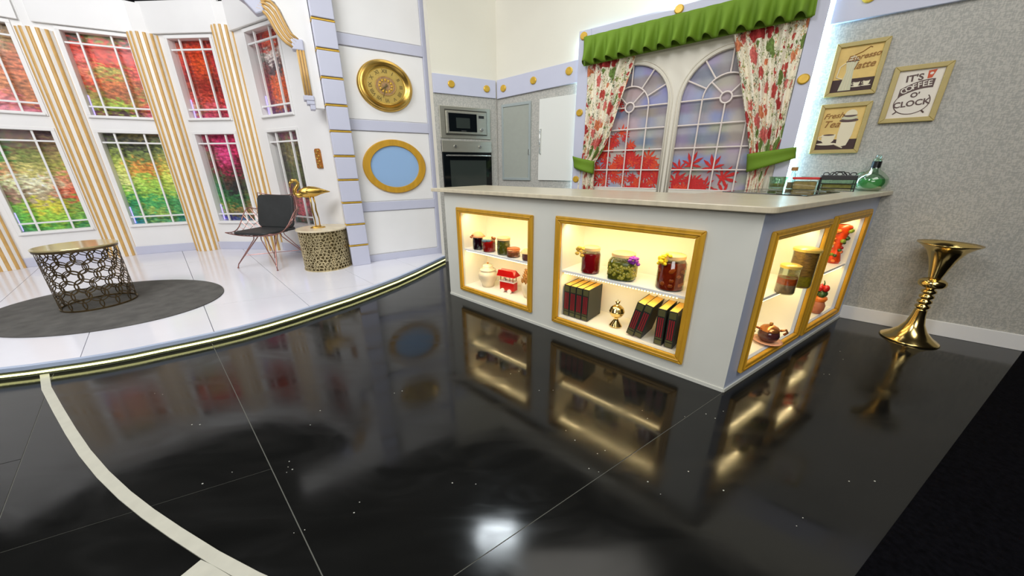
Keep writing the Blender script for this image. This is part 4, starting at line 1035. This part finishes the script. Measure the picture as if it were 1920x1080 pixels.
MB().tube([(.045 * cos(k * pi / 8), .045 * sin(k * pi / 8), .112) for k in range(16)], .005, 5, True).build('ribbon', 'ribbon', j)
p = posF(-1.855, -0.080, SH); j = jar('jam_jar', 'bright red jam jar with blue ribbon second on the shelf', p, 0.056, 0.118, 'redj2', .80, 'clothy', .9, .02, 'preserve jars in the left niche')
MB().ball((-.03, -.045, .100), .02, 1.4, .5, .7, 8, 6).ball((0.0, -.052, .102), .018, 1.4, .5, .7, 8, 6).build('ribbon', 'ribbon', j, smooth=True)
flower(j, (.040, -.035, .108), 'orangef', .02, 8, seed=3)
p = posF(-1.69, -0.085, SH); jar('olive_jar', 'green olive jar with pale lid in the left niche', p, 0.054, 0.142, 'pickle', .78, 'lidwood', .95, .022, 'preserve jars in the left niche', bits=('olive', 40, .011, 1))
p = posF(-1.575, -0.075, SH); j = jar('pickle_jar', 'low wide jar of copper coloured preserve on the left niche shelf', p, 0.055, 0.072, 'copper', .8, 'copper', .9, .012, 'preserve jars in the left niche')
MB().tube([(.053 * cos(k * pi / 8), .053 * sin(k * pi / 8), .058) for k in range(16)], .004, 5, True).build('rim_band', 'coppl', j)
p = posF(-1.420, -0.070, SH); j = jar('jam_jar', 'small dusty pink jar with frilled cover half behind the frame', p, 0.047, 0.070, 'pinkj', .85, 'clothy', .95, .012, 'preserve jars in the left niche')
MB().lathe([(0.001, .086), (.035, .084), (.055, .068), (.062, .058), (.052, .06)], 14).build('cloth_cover', 'clothy', j, smooth=False)
# lower left niche
t = thing('ginger_jar', 'ivory ceramic lidded ginger jar on the left niche floor', 'pot', posF(-1.935, -0.135, NB))
MB().lathe([(0.001, 0), (.055, 0), (.058, .03), (.078, .07), (.088, .105), (.082, .13), (.065, .145), (.062, .15)], 30).build('body', 'ceram', t, smooth=True)
MB().lathe([(.070, .15), (.072, .157), (.062, .165), (.048, .168), (.046, .19), (.040, .20), (.012, .207), (.001, .208)], 30).build('lid', 'ceram', t, smooth=True)
MB().ball((0, 0, .215), .009, 1, 1, 1.3).build('knob', 'cone', t, smooth=True)
t = thing('toy_cart', 'little red market cart with pitched roof on the left niche floor', 'toy cart', posF(-1.685, -0.135, NB), fa + 0.15)
MB().box(-.072, -.03, .022, .072, .03, .095).build('box', 'cartred', t, bevel=0.003)
MB().box(-.076, -.034, .095, .076, .034, .103).build('counter', 'cartwhite', t, bevel=0.002)
MB().plate([(-.088, .150), (-.070, .205), (.076, .205), (.090, .150)], -.05, -.046).build('roof', 'cartred', t)
MB().add([(-.088, -.052, .150), (.090, -.052, .150), (.076, 0, .205), (-.070, 0, .205), (-.088, .05, .150), (.090, .05, .150)], [(0, 1, 2, 3), (3, 2, 5, 4), (0, 3, 4), (1, 5, 2), (0, 4, 5, 1)]).build('roof', 'cartred', t)
for x in (-.062, .062):
    for y in (-.026, .026): MB().tube([(x, y, .1), (x, y, .155)], .0035, 6).build('post', 'cone', t)
MB().tube([(-.02, -.01, .103), (-.02, -.01, .135), (.02, -.01, .135), (.02, -.01, .103)], .003, 5).build('rail', 'blackp', t)
for x in (-.04, .03): MB().lathe([(.001, .006), (.019, .006), (.019, -.006), (.001, -.006)], 18, (x, -.034, .019), axis='y').build('wheel', 'cartwhite', t)
for x in (-.04, .03): MB().lathe([(.001, .006), (.019, .006), (.019, -.006), (.001, -.006)], 18, (x, .034, .019), axis='y').build('wheel', 'cartwhite', t)
t = thing('pineapple_jar', 'ivory jar with spiky golden top, half behind the frame', 'ornament', posF(-1.475, -0.150, NB))
MB().lathe([(0.001, 0), (.035, 0), (.05, .04), (.062, .09), (.055, .13), (.048, .14)], 24).build('body', 'ceram', t, smooth=True)
sp_ = MB()
for k in range(6):
    for q in range(9):
        a = q * 2 * pi / 9 + k * .35; r_ = .052 * (1 - k * .12); sp_.tube([(r_ * cos(a), r_ * sin(a), .135 + k * .018), ((r_ + .016) * cos(a), (r_ + .016) * sin(a), .152 + k * .018)], [.009, .001], 5)
sp_.build('spikes', 'cone', t); MB().lathe([(.05, .135), (.045, .18), (.02, .235), (.001, .25)], 18).build('lid', 'cone', t, smooth=True)
# middle niche, upper shelf
p = posF(-0.895, -0.090, SH); j = jar('jam_jar', 'tall red jam jar with dried straw flowers in middle niche', p, 0.062, 0.178, 'redjam', .76, 'lidwood', .86, .022, 'large jars in the middle niche')
flower(j, (-.075, -.015, .150), 'strawf', .026, 10, seed=5); MB().tube([(-.04, -.03, .15), (-.06, -.03, .145), (-.08, -.02, .15)], .003, 5).build('stem', 'strawf', j)
p = posF(-0.680, -0.110, SH); j = jar('olive_jar', 'square jar of green olives with purple flower', p, 0.086, 0.168, 'pickle', .72, 'lidwood', .80, .022, 'large jars in the middle niche', square=True, bits=('olive', 170, .014, 1))
j.rotation_euler = (0, 0, fa + .25); flower(j, (.075, -.075, .135), 'purplef', .026, 14, seed=6)
p = posF(-0.385, -0.105, SH); j = jar('peach_jar', 'tall jar of orange peaches with yellow flower at right', p, 0.076, 0.205, 'peachj', .80, 'lidwood', .82, .022, 'large jars in the middle niche', bits=('peach', 30, .024, .8))
flower(j, (-.070, -.03, .185), 'yellowf', .028, 14, seed=7)
# books
def book(label, u, off, z, th, h, dp, lean=0.0, src=None, pitch=0.0):
    if src is None:
        t = thing('book', label, 'book')
        # local: spine faces -y, thickness along x
        MB().box(-th / 2, 0.0, 0.0, th / 2, 0.006, h).build('spine', 'bookcov', t, bevel=0.002)
        MB().box(-th / 2, 0.004, 0, -th / 2 + 0.003, dp, h).box(th / 2 - 0.003, 0.004, 0, th / 2, dp, h).build('cover', 'bookcov', t)
        MB().box(-th / 2 + 0.003, 0.006, 0.003, th / 2 - 0.003, dp - 0.004, h - 0.002).build('pages', 'paper', t, label='gilt page block')
        for (a, b, m) in ((0.16, 0.20, 'bookgold'), (0.02, 0.13, 'bookgold'), (0.80, 0.97, 'bookgold')):
            MB().box(-th / 2 * .8, -0.0012, h * a, th / 2 * .8, 0.0, h * b).build('spine_panel', m, t)
        for k in (-1, 0, 1):
            MB().box(k * th * .25 - th * .07, -0.0016, h * .22, k * th * .25 + th * .07, 0.0, h * .76).build('spine_stripe', 'bookred', t)
    else:
        t = copy_tree(src); t['label'] = label
    t['group'] = 'black and red bound volumes in the middle niche'
    t.location = FI.pt(u, z, off); t.rotation_euler = (0, lean, fa)
    return t
bth, bh, bd_ = 0.0485, 0.232, 0.19
bk = book('leftmost upright book, at the niche wall', -1.040, -0.045, NB, bth, bh, bd_)
book('second upright book from the left niche wall', -0.990, -0.045, NB, bth, bh, bd_, 0, bk)
book('third upright book from the left niche wall', -0.940, -0.045, NB, bth, bh, bd_, 0, bk)
book('fourth upright book, its dark cover facing the brass ornament', -0.890, -0.045, NB, bth, bh, bd_, 0, bk)
ln = 0.22
book('leaning book nearest to the brass ornament', -0.560, -0.045, NB + bth / 2 * sin(ln), bth, bh, bd_, ln, bk)
book('second leaning book, resting against the upright ones', -0.560 + bth / cos(ln) + .001, -0.045, NB + bth / 2 * sin(ln), bth, bh, bd_, ln, bk)
book('upright book right of the leaning pair', -0.382, -0.040, NB, 0.0485, bh, bd_, 0, bk)
book('rightmost book, partly hidden by the gold frame', -0.320, -0.040, NB, 0.0485, bh, bd_, 0, bk)
t = thing('incense_burner', 'small brass pomegranate shaped ornament between the books', 'ornament', posF(-0.690, -0.120, NB))
MB().lathe([(0.001, 0), (.043, 0), (.040, .006), (.018, .04), (.012, .058), (.02, .066)], 26).build('foot', 'brass', t, smooth=True)
MB().lathe([(.012, .062), (.035, .072), (.047, .092), (.047, .100), (.05, .103), (.05, .108), (.047, .111), (.042, .130), (.025, .146), (.010, .150), (.008, .158)], 26).build('bowl', 'brass', t, smooth=True)
for k in range(5):
    a = k * 2 * pi / 5; MB().tube([(0, 0, .155), (.012 * cos(a), .012 * sin(a), .17), (.017 * cos(a), .017 * sin(a), .184)], [.005, .004, .001], 6).build('petal', 'brass', t)

# side niche items
t = jar('canister', 'tall jar of layered dried pasta with flat gold lid', (1.700, 1.900, SH), 0.060, 0.230, 'beans', .9, 'golden', 1.05, .018, 'canisters in the side niche', cat='jar')
MB().lathe([(.0575, .012), (.0575, .07)], 26).build('bean_layer', 'yelbean', t)
t = jar('canister', 'shorter jar with orange lentil layer and gold lid', (1.530, 1.783, SH), 0.046, 0.165, 'rice', .55, 'golden', 1.0, .018, 'canisters in the side niche')
MB().lathe([(.044, .055), (.044, .09), (.001, .091)], 26).build('lentil_layer', 'lentil', t)
t = thing('sugar_pot', 'plum brown glazed pot with copper lid on a pink saucer', 'pot', (1.560, 1.842, NB))
MB().lathe([(.001, 0), (.05, 0), (.075, .012), (.078, .016), (.05, .010), (.001, .008)], 30).build('saucer', 'saucer', t, smooth=True)
MB().lathe([(.001, .010), (.032, .010), (.050, .03), (.056, .052), (.052, .072), (.046, .082)], 30).build('body', 'glaze', t, smooth=True)
MB().lathe([(.050, .082), (.050, .092), (.040, .104), (.020, .114), (.001, .116)], 30).build('lid', 'coppl', t, smooth=True)
MB().ball((0, 0, .124), .010).build('knob', 'cone', t, smooth=True)
MB().tube([(.048, -.02, .085), (.075, -.03, .095), (.085, -.03, .078), (.07, -.025, .06)], .007, 7).build('handle', 'coppl', t, smooth=True)
MB().tube([(-.048, .02, .085), (-.075, .03, .095), (-.085, .03, .078), (-.07, .025, .06)], .007, 7).build('handle', 'coppl', t, smooth=True)
t = thing('garland_vase', 'tall hourglass vase covered in orange and green fruit', 'vase', (2.362, 2.408, SH))
MB().lathe([(.001, 0), (.034, 0), (.040, .02), (.030, .07), (.020, .11), (.024, .15), (.038, .21), (.052, .26), (.046, .275), (.03, .28)], 24).build('body', 'vase1', t, smooth=True)
rf = random.Random(4); cols_ = ['vgreen', 'vorange', 'vdark', 'vred']
for m_ in cols_:
    b = MB()
    for k in range(9):
        z = rf.uniform(.01, .26); r_ = .022 + .030 * abs(z - .11) / .15; a = rf.uniform(0, 6.28); b.ball((r_ * cos(a), r_ * sin(a), z), rf.uniform(.010, .018), 1, 1, .9, 8, 6)
    b.build('fruit', m_, t, smooth=True)
t = thing('pepper_figure', 'terracotta pot stacked with red and green peppers', 'ornament', (2.238, 2.290, NB))
MB().lathe([(.001, 0), (.030, 0), (.042, .03), (.044, .06), (.034, .085), (.030, .095)], 24).build('pot', 'clay', t, smooth=True)
MB().lathe([(.036, .09), (.045, .11), (.040, .125), (.001, .13)], 20).build('rim', 'vorange', t, smooth=True)
b = MB(); [b.ball((.022 * cos(a), .022 * sin(a), .145), .022, 1, 1, 1.1, 10, 7) for a in (0, 2.1, 4.2)]; b.build('green_pepper', 'vdark', t, smooth=True)
b = MB(); [b.ball((.018 * cos(a), .018 * sin(a), .19), .022, 1, 1, 1.2, 10, 7) for a in (1, 3.1, 5.2)]; b.build('red_pepper', 'vred', t, smooth=True)
MB().tube([(0, 0, .2), (.004, 0, .225), (-.004, 0, .245)], [.006, .004, .003], 6).build('stalk', 'vdark', t, smooth=True)

# things on the worktop
def behind(x, y, off):          # slide a point along its line of sight so it stands off the grey wall
    o = Vector((x, y)); n = RW.n; d1 = (o - Vector((RW.x, RW.y))).dot(n); d0 = (-Vector((RW.x, RW.y))).dot(n)
    s = (d0 - off) / (d0 - d1); return (x * s, y * s, ZT_), s
p, s_ = behind(2.681, 2.638, 0.11)
t = thing('glass_decanter', 'round green glass decanter with dark collar by the grey wall', 'decanter', p)
MB().lathe([(.001, 0), (.05, 0), (.078, .02), (.088, .055), (.084, .085), (.060, .115), (.030, .140), (.022, .16), (.022, .205), (.030, .212)], 32).build('glass', 'greenglass', t, smooth=True)
MB().lathe([(.001, .006), (.046, .006), (.073, .024), (.083, .055), (.080, .082), (.001, .083)], 32).build('liquid', 'greenliq', t, smooth='auto')
MB().lathe([(.0235, .150), (.0245, .150), (.0245, .195), (.0235, .195)], 24).build('collar', 'blackp', t)
MB().ball((0, 0, .222), .017, 1, 1, .9).build('stopper', 'glass', t, smooth=True)
MB().tube([(-.085, 0, .03), (-.12, -.01, .06), (-.115, 0, .11), (-.07, 0, .125)], .006, 7).build('handle', 'greenglass', t, smooth=True)
p, s_ = behind(2.706, 2.937, 0.24)
t = thing('wire_caddy', 'black rimmed glass caddy with scrolled wire ends on the worktop', 'caddy', p, RW.a)
MB().box(-.092, -.06, .075, .092, .06, .105).build('rim', 'blackp', t, bevel=0.003)
MB().box(-.088, -.054, .0, .088, .054, .075).build('glass_box', 'greenglass', t)
MB().box(-.075, -.045, .004, .075, .045, .045).build('crackers', 'tan', t, bevel=0.004)
w_ = MB()
for x in (-.09, .09):
    for y in (-.055, .055): w_.tube([(x, y, 0), (x, y, .08)], .004, 5)
for z in (.02, .05): w_.tube([(-.09, -.056, z), (.09, -.056, z)], .003, 5)
for k in range(5): w_.tube([(-.07 + .035 * k + .015 * cos(a * pi / 6), -.02, .112 + .012 * sin(a * pi / 6)) for a in range(12)], .003, 5, True)
w_.build('wirework', 'blackp', t, kind='stuff')
MB().tube([(-.04, 0, .105), (-.02, 0, .128), (.02, 0, .128), (.04, 0, .105)], .004, 6).build('handle', 'blackp', t)
p, s_ = behind(2.443, 2.942, 0.2)
t = thing('storage_box', 'clear food box with a red lid beside the wire caddy', 'box', p, RW.a)
MB().box(-.075, -.05, 0, .075, .05, .075).build('box', 'glass', t, bevel=0.008)
MB().box(-.066, -.042, .004, .066, .042, .060).build('crackers', 'tan', t, bevel=0.008)
MB().box(-.078, -.053, .075, .078, .053, .090).build('lid', 'redlid', t, bevel=0.004)
MB().box(-.03, -.02, .090, .03, .02, .098).build('lid_knob', 'glass', t, bevel=0.003)
p, s_ = behind(2.307, 2.914, 0.09)
t = thing('cork_bottle', 'slim clear bottle with a brown cork stopper', 'bottle', p)
MB().lathe([(.001, 0), (.028, 0), (.028, .085), (.014, .115), (.013, .135)], 20).build('glass', 'glass', t, smooth=True)
MB().lathe([(.001, .004), (.025, .004), (.025, .05), (.001, .05)], 20).build('contents', 'rice', t, smooth='auto')
MB().lathe([(.001, .133), (.021, .133), (.021, .160), (.001, .160)], 18).build('cork', 'cork', t)
p, s_ = behind(2.221, 2.95, 0.25)
t = thing('glass_bowl', 'pale green glass bowl beside the floral curtain foot', 'bowl', p)
MB().lathe([(.001, 0), (.045, 0), (.05, .02), (.052, .06), (.058, .09), (.060, .092), (.054, .09), (.047, .06), (.045, .025), (.001, .02)], 28).build('bowl', 'greenglass', t, smooth=True)
MB().lathe([(.001, .02), (.044, .021), (.046, .04), (.001, .045)], 24).build('contents', 'tan', t, smooth=True)

# ------------------------------------------------------------------ trumpet vase on the floor
t = thing('trumpet_vase', 'tall brass trumpet vase standing on the black floor by grey wall', 'vase', (2.790, 2.120, 0))
MB().lathe([(.001, 0.002), (.140, 0.0), (.146, .003), (.140, .012), (.105, .035), (.070, .075), (.046, .125), (.034, .185), (.030, .225)], 48).build('foot', 'brass', t, smooth=True)
MB().lathe([(.030, .225)] + [q for k in range(4) for q in ((.022, .232 + k * .036), (.034, .240 + k * .036), (.037, .249 + k * .036), (.034, .258 + k * .036), (.022, .265 + k * .036))] + [(.022, .385)], 36).build('coiled_stem', 'brass', t, smooth=True)
MB().lathe([(.022, .38), (.05, .388), (.063, .40), (.066, .415), (.063, .43), (.05, .442), (.030, .448)], 40).build('collar', 'brass', t, smooth=True)
MB().lathe([(.028, .445), (.034, .47), (.045, .52), (.062, .58), (.090, .64), (.122, .672), (.140, .682), (.136, .676), (.118, .664), (.086, .632), (.058, .575), (.041, .52), (.030, .47), (.001, .46)], 48).build('bowl', 'brass', t, smooth=True)

# ------------------------------------------------------------------ stage furniture
rg = MB()
ea, eb, ang = 0.834, 0.629, radians(174)
rg.prism([(ea * cos(k * pi / 48) * cos(ang) - eb * sin(k * pi / 48) * sin(ang), ea * cos(k * pi / 48) * sin(ang) + eb * sin(k * pi / 48) * cos(ang)) for k in range(96)], 0.0, 0.008)
o = rg.build('round_rug', 'rug', loc=(-3.427, 2.705, ST)); o['label'] = 'round dark grey rug on the white tiled stage'; o['category'] = 'rug'

def ring_lattice(r, z0, z1, rad, nx, rows, w=0.0045, th=0.003, jit=0.0, seed=1, rad2=None):
    mb = MB(); rr = random.Random(seed); step = 2 * pi * r / nx
    for j in range(rows):
        for i in range(nx):
            cx = (i + (0.5 if j % 2 else 0)) * step + rr.uniform(-jit, jit); cz = z0 + (j + .5) * (z1 - z0) / rows + rr.uniform(-jit, jit)
            R_ = rad * (1 + rr.uniform(-jit * 12, jit * 12)) if jit else rad
            if rad2 and (i + j) % 2: R_ = rad2
            n = 20; vs = []
            for k in range(n):
                a = 2 * pi * k / n
                for q in (R_ - w, R_ + w):
                    X = cx + q * cos(a); Z = min(z1, max(z0, cz + q * sin(a))); A = X / r
                    vs.append((r * cos(A), r * sin(A), Z)); vs.append(((r - th) * cos(A), (r - th) * sin(A), Z))
            fs = []
            for k in range(n):
                a = 4 * k; b = 4 * ((k + 1) % n)
                fs += [(a, a + 2, b + 2, b), (a + 1, b + 1, b + 3, a + 3), (a, b, b + 1, a + 1), (a + 2, a + 3, b + 3, b + 2)]
            mb.add(vs, fs)
    return mb
ct_ = thing('coffee_table', 'drum coffee table of bronze ring openwork on the dark rug', 'table', (-3.528, 2.700, ST + 0.008))
h = 0.505
ring_lattice(0.219, 0.012, h - 0.03, 0.057, 15, 6, 0.0034).build('ring_lattice', 'bronze', ct_, kind='stuff')
MB().lathe([(.215, 0), (.222, 0), (.222, .014), (.215, .014), (.215, 0)], 56).build('base_ring', 'bronze', ct_, smooth='auto')
MB().lathe([(.215, h - .03), (.226, h - .03), (.228, h - .012), (.224, h - .008), (.215, h - .012), (.215, h - .03)], 56).build('rim', 'bronze', ct_, smooth='auto')
MB().lathe([(.001, h), (.226, h), (.231, h - .004), (.231, h - .012), (.001, h - .012)], 64).build('table_top', mat('mirror_beige_top', (206, 190, 140), 0.12, metal=0.45), ct_, smooth='auto')

st = thing('side_table', 'champagne drum side table under the gold flamingo', 'table', (-2.155, 3.850, ST))
h2 = 0.455
MB().lathe([(.232, 0.0), (.240, h2 - .02)], 48).build('inner_drum', 'drumdark', st, smooth=True)
l1 = ring_lattice(0.245, 0.006, h2 - .016, 0.023, 40, 13, 0.0032, jit=0.010, seed=3)
l1.build('lattice', 'champ', st, kind='stuff')
MB().lathe([(.236, 0), (.25, 0), (.25, .012), (.236, .012), (.236, 0)], 56).build('base_ring', 'champ', st, smooth='auto')
MB().lathe([(.001, h2), (.258, h2), (.262, h2 - .006), (.260, h2 - .018), (.235, h2 - .02), (.001, h2 - .02)], 64).build('table_top', mat('cream_stone_top', (222, 208, 176), 0.25, var=0.08, scale=8), st, smooth='auto')

# gold flamingo
fl = thing('flamingo_statue', 'gold flamingo statue standing on the champagne side table', 'statue', (-2.19, 3.835, ST + h2), radians(28))
# local +x = tail direction
MB().lathe([(.001, 0), (.050, 0), (.052, .006), (.045, .012), (.001, .014)], 28, (0.0, 0, 0), 1.5, .9).build('base', 'brass2', fl, smooth=True)
body = [(-.115, .385, .020), (-.095, .38, .042), (-.06, .385, .055), (-.01, .39, .060), (.04, .392, .052), (.09, .395, .034), (.135, .392, .018), (.185, .386, .004)]
bm_ = MB(); vs = []; fs = []; ns = 16
for (x, z, r_) in body:
    for k in range(ns):
        a = 2 * pi * k / ns; vs.append((x, r_ * .75 * cos(a), z + r_ * sin(a)))
for i in range(len(body) - 1):
    for k in range(ns): fs.append((i * ns + k, i * ns + (k + 1) % ns, (i + 1) * ns + (k + 1) % ns, (i + 1) * ns + k))
fs += [tuple(range(ns)), tuple((len(body) - 1) * ns + k for k in range(ns))]
bm_.add(vs, fs).build('body', 'brass2', fl, smooth=True)
neck = [(-.085, 0, .375), (-.125, 0, .355), (-.150, 0, .375), (-.148, 0, .42), (-.118, 0, .455), (-.105, 0, .485), (-.122, 0, .512), (-.150, 0, .512), (-.168, 0, .492)]
MB().tube(neck, [.034, .027, .021, .018, .016, .015, .017, .019, .016], 12).build('neck', 'brass2', fl, smooth=True)
MB().tube([(-.160, 0, .505), (-.180, 0, .482), (-.186, 0, .455), (-.178, 0, .438)], [.014, .011, .008, .003], 8).build('beak', 'brass2', fl, smooth=True)
for s_ in (-1, 1):
    MB().ball((.03, s_ * .036, .395), .05, 1.7, .28, .75, 14, 8).build('wing', 'brass2', fl, smooth=True)
    MB().tube([(-.005 + s_ * .015, s_ * .02, .345), (.0 + s_ * .018, s_ * .02, .26), (-.004 + s_ * .018, s_ * .02, .19), (.006 + s_ * .02, s_ * .02, .10), (.004 + s_ * .02, s_ * .02, .012)], [.010, .0065, .009, .006, .006], 8).build('leg', 'brass2', fl, smooth=True)
    MB().ball((-.008 + s_ * .02, s_ * .02, .016), .018, 1.5, .8, .4).build('foot', 'brass2', fl, smooth=True)

# wire basket chair
ch = thing('wire_chair', 'copper wire basket chair with black pads beside the side table', 'chair', (-2.85, 3.96, ST), radians(-12))
# local: faces -y, width along x
SW = 0.29
def shell(s, t):
    # s -1..1 across, t 0..1 from front edge over the seat and up the back
    tt = t
    if tt < 0.5:
        q = tt / 0.5; y = -0.25 + 0.42 * q; z = 0.385 - 0.03 * sin(pi * q)
    else:
        q = (tt - 0.5) / 0.5; y = 0.17 + 0.10 * q + 0.03 * sin(pi * q); z = 0.385 + 0.40 * q
    side = abs(s) ** 2.6
    arm = 0.24 * math.exp(-((tt - 0.46) / 0.20) ** 2) + 0.03
    z += side * arm; y += -0.06 * side * (1 if tt > .5 else .2)
    x = s * SW * (1.0 + 0.18 * math.exp(-((tt - 0.4) / 0.25) ** 2)) * (1 - 0.12 * (tt > .5) * (tt - .5) * 2)
    return (x, y, z)
for k in range(15):
    s = -1 + 2 * k / 14
    MB().tube([shell(s, j / 22) for j in range(23)], 0.0028, 5).build('wire', 'copperwire', ch)
for j in range(1, 17):
    MB().tube([shell(-1 + 2 * k / 20, j / 17) for k in range(21)], 0.0028, 5).build('wire', 'copperwire', ch)
loop = [shell(-1 + 2 * k / 16, 0) for k in range(17)] + [shell(1, j / 22) for j in range(1, 23)] + [shell(1 - 2 * k / 16, 1) for k in range(1, 17)] + [shell(-1, 1 - j / 22) for j in range(1, 22)]
MB().tube(loop, 0.0055, 7, True).build('rim', 'copperwire', ch, smooth=True)
def pad(x0, x1, t0, t1, th, nm):
    def fp(s, t):
        p = shell((x0 + (x1 - x0) * s), t0 + (t1 - t0) * t); return p
    mb = MB().grid(14, 14, fp); o = mb.build(nm, 'cush', ch, smooth=True)
    sd = o.modifiers.new('t', 'SOLIDIFY'); sd.thickness = th; sd.offset = 1
    b = o.modifiers.new('b', 'BEVEL'); b.width = 0.012; b.segments = 3
    return o
def slab(nm, verts_fn, th):
    pass
# cushions as rounded slabs
seat = MB()
def rr2(w, d, r, n=6):
    pts = []
    for cx, cy, a0 in ((w - r, d - r, 0), (-w + r, d - r, 90), (-w + r, -d + r, 180), (w - r, -d + r, 270)):
        for k in range(n + 1):
            a = radians(a0 + 90 * k / n); pts.append((cx + r * cos(a), cy + r * sin(a)))
    return pts
seat.prism([(p[0], p[1] - 0.03) for p in rr2(0.225, 0.225, 0.06)], 0.395, 0.425).build('seat_pad', 'cush', ch, bevel=0.012, bseg=3)
bk_ = MB().prism(rr2(0.25, 0.19, 0.06), 0, 0.03)
bk_.xf(Matrix.Translation((0, 0.175, 0.605)) @ Matrix.Rotation(radians(78), 4, 'X'))
bk_.build('back_pad', 'cush', ch, bevel=0.012, bseg=3)
# legs: four spindly V struts meeting under the seat
for sx, sy in ((-1, -1), (1, -1), (1, 1), (-1, 1)):
    foot = (sx * 0.27, sy * 0.25, 0.008)
    MB().tube([foot, (sx * 0.26, sy * 0.24, 0.05), (sx * 0.12, sy * 0.05, 0.33), (sx * 0.12, sy * 0.04, 0.375)], 0.006, 7).tube([(sx * 0.26, sy * 0.24, 0.05), (sx * 0.05, sy * 0.16, 0.33), (sx * 0.05, sy * 0.15, 0.375)], 0.005, 7).build('leg', 'copperwire', ch, smooth=True)
    MB().ball((foot[0], foot[1], 0.008), 0.010, 1, 1, .8).build('foot_cap', 'copperwire', ch, smooth=True)
MB().tube([(-.13, -.13, .378), (.13, -.13, .378), (.13, .13, .378), (-.13, .13, .378)], 0.006, 7, True).build('under_frame', 'copperwire', ch, smooth=True)
MB().tube([(-.20, -.17, .14), (.20, .17, .14)], 0.004, 6).tube([(.20, -.17, .14), (-.20, .17, .14)], 0.004, 6).build('cross_brace', 'copperwire', ch)
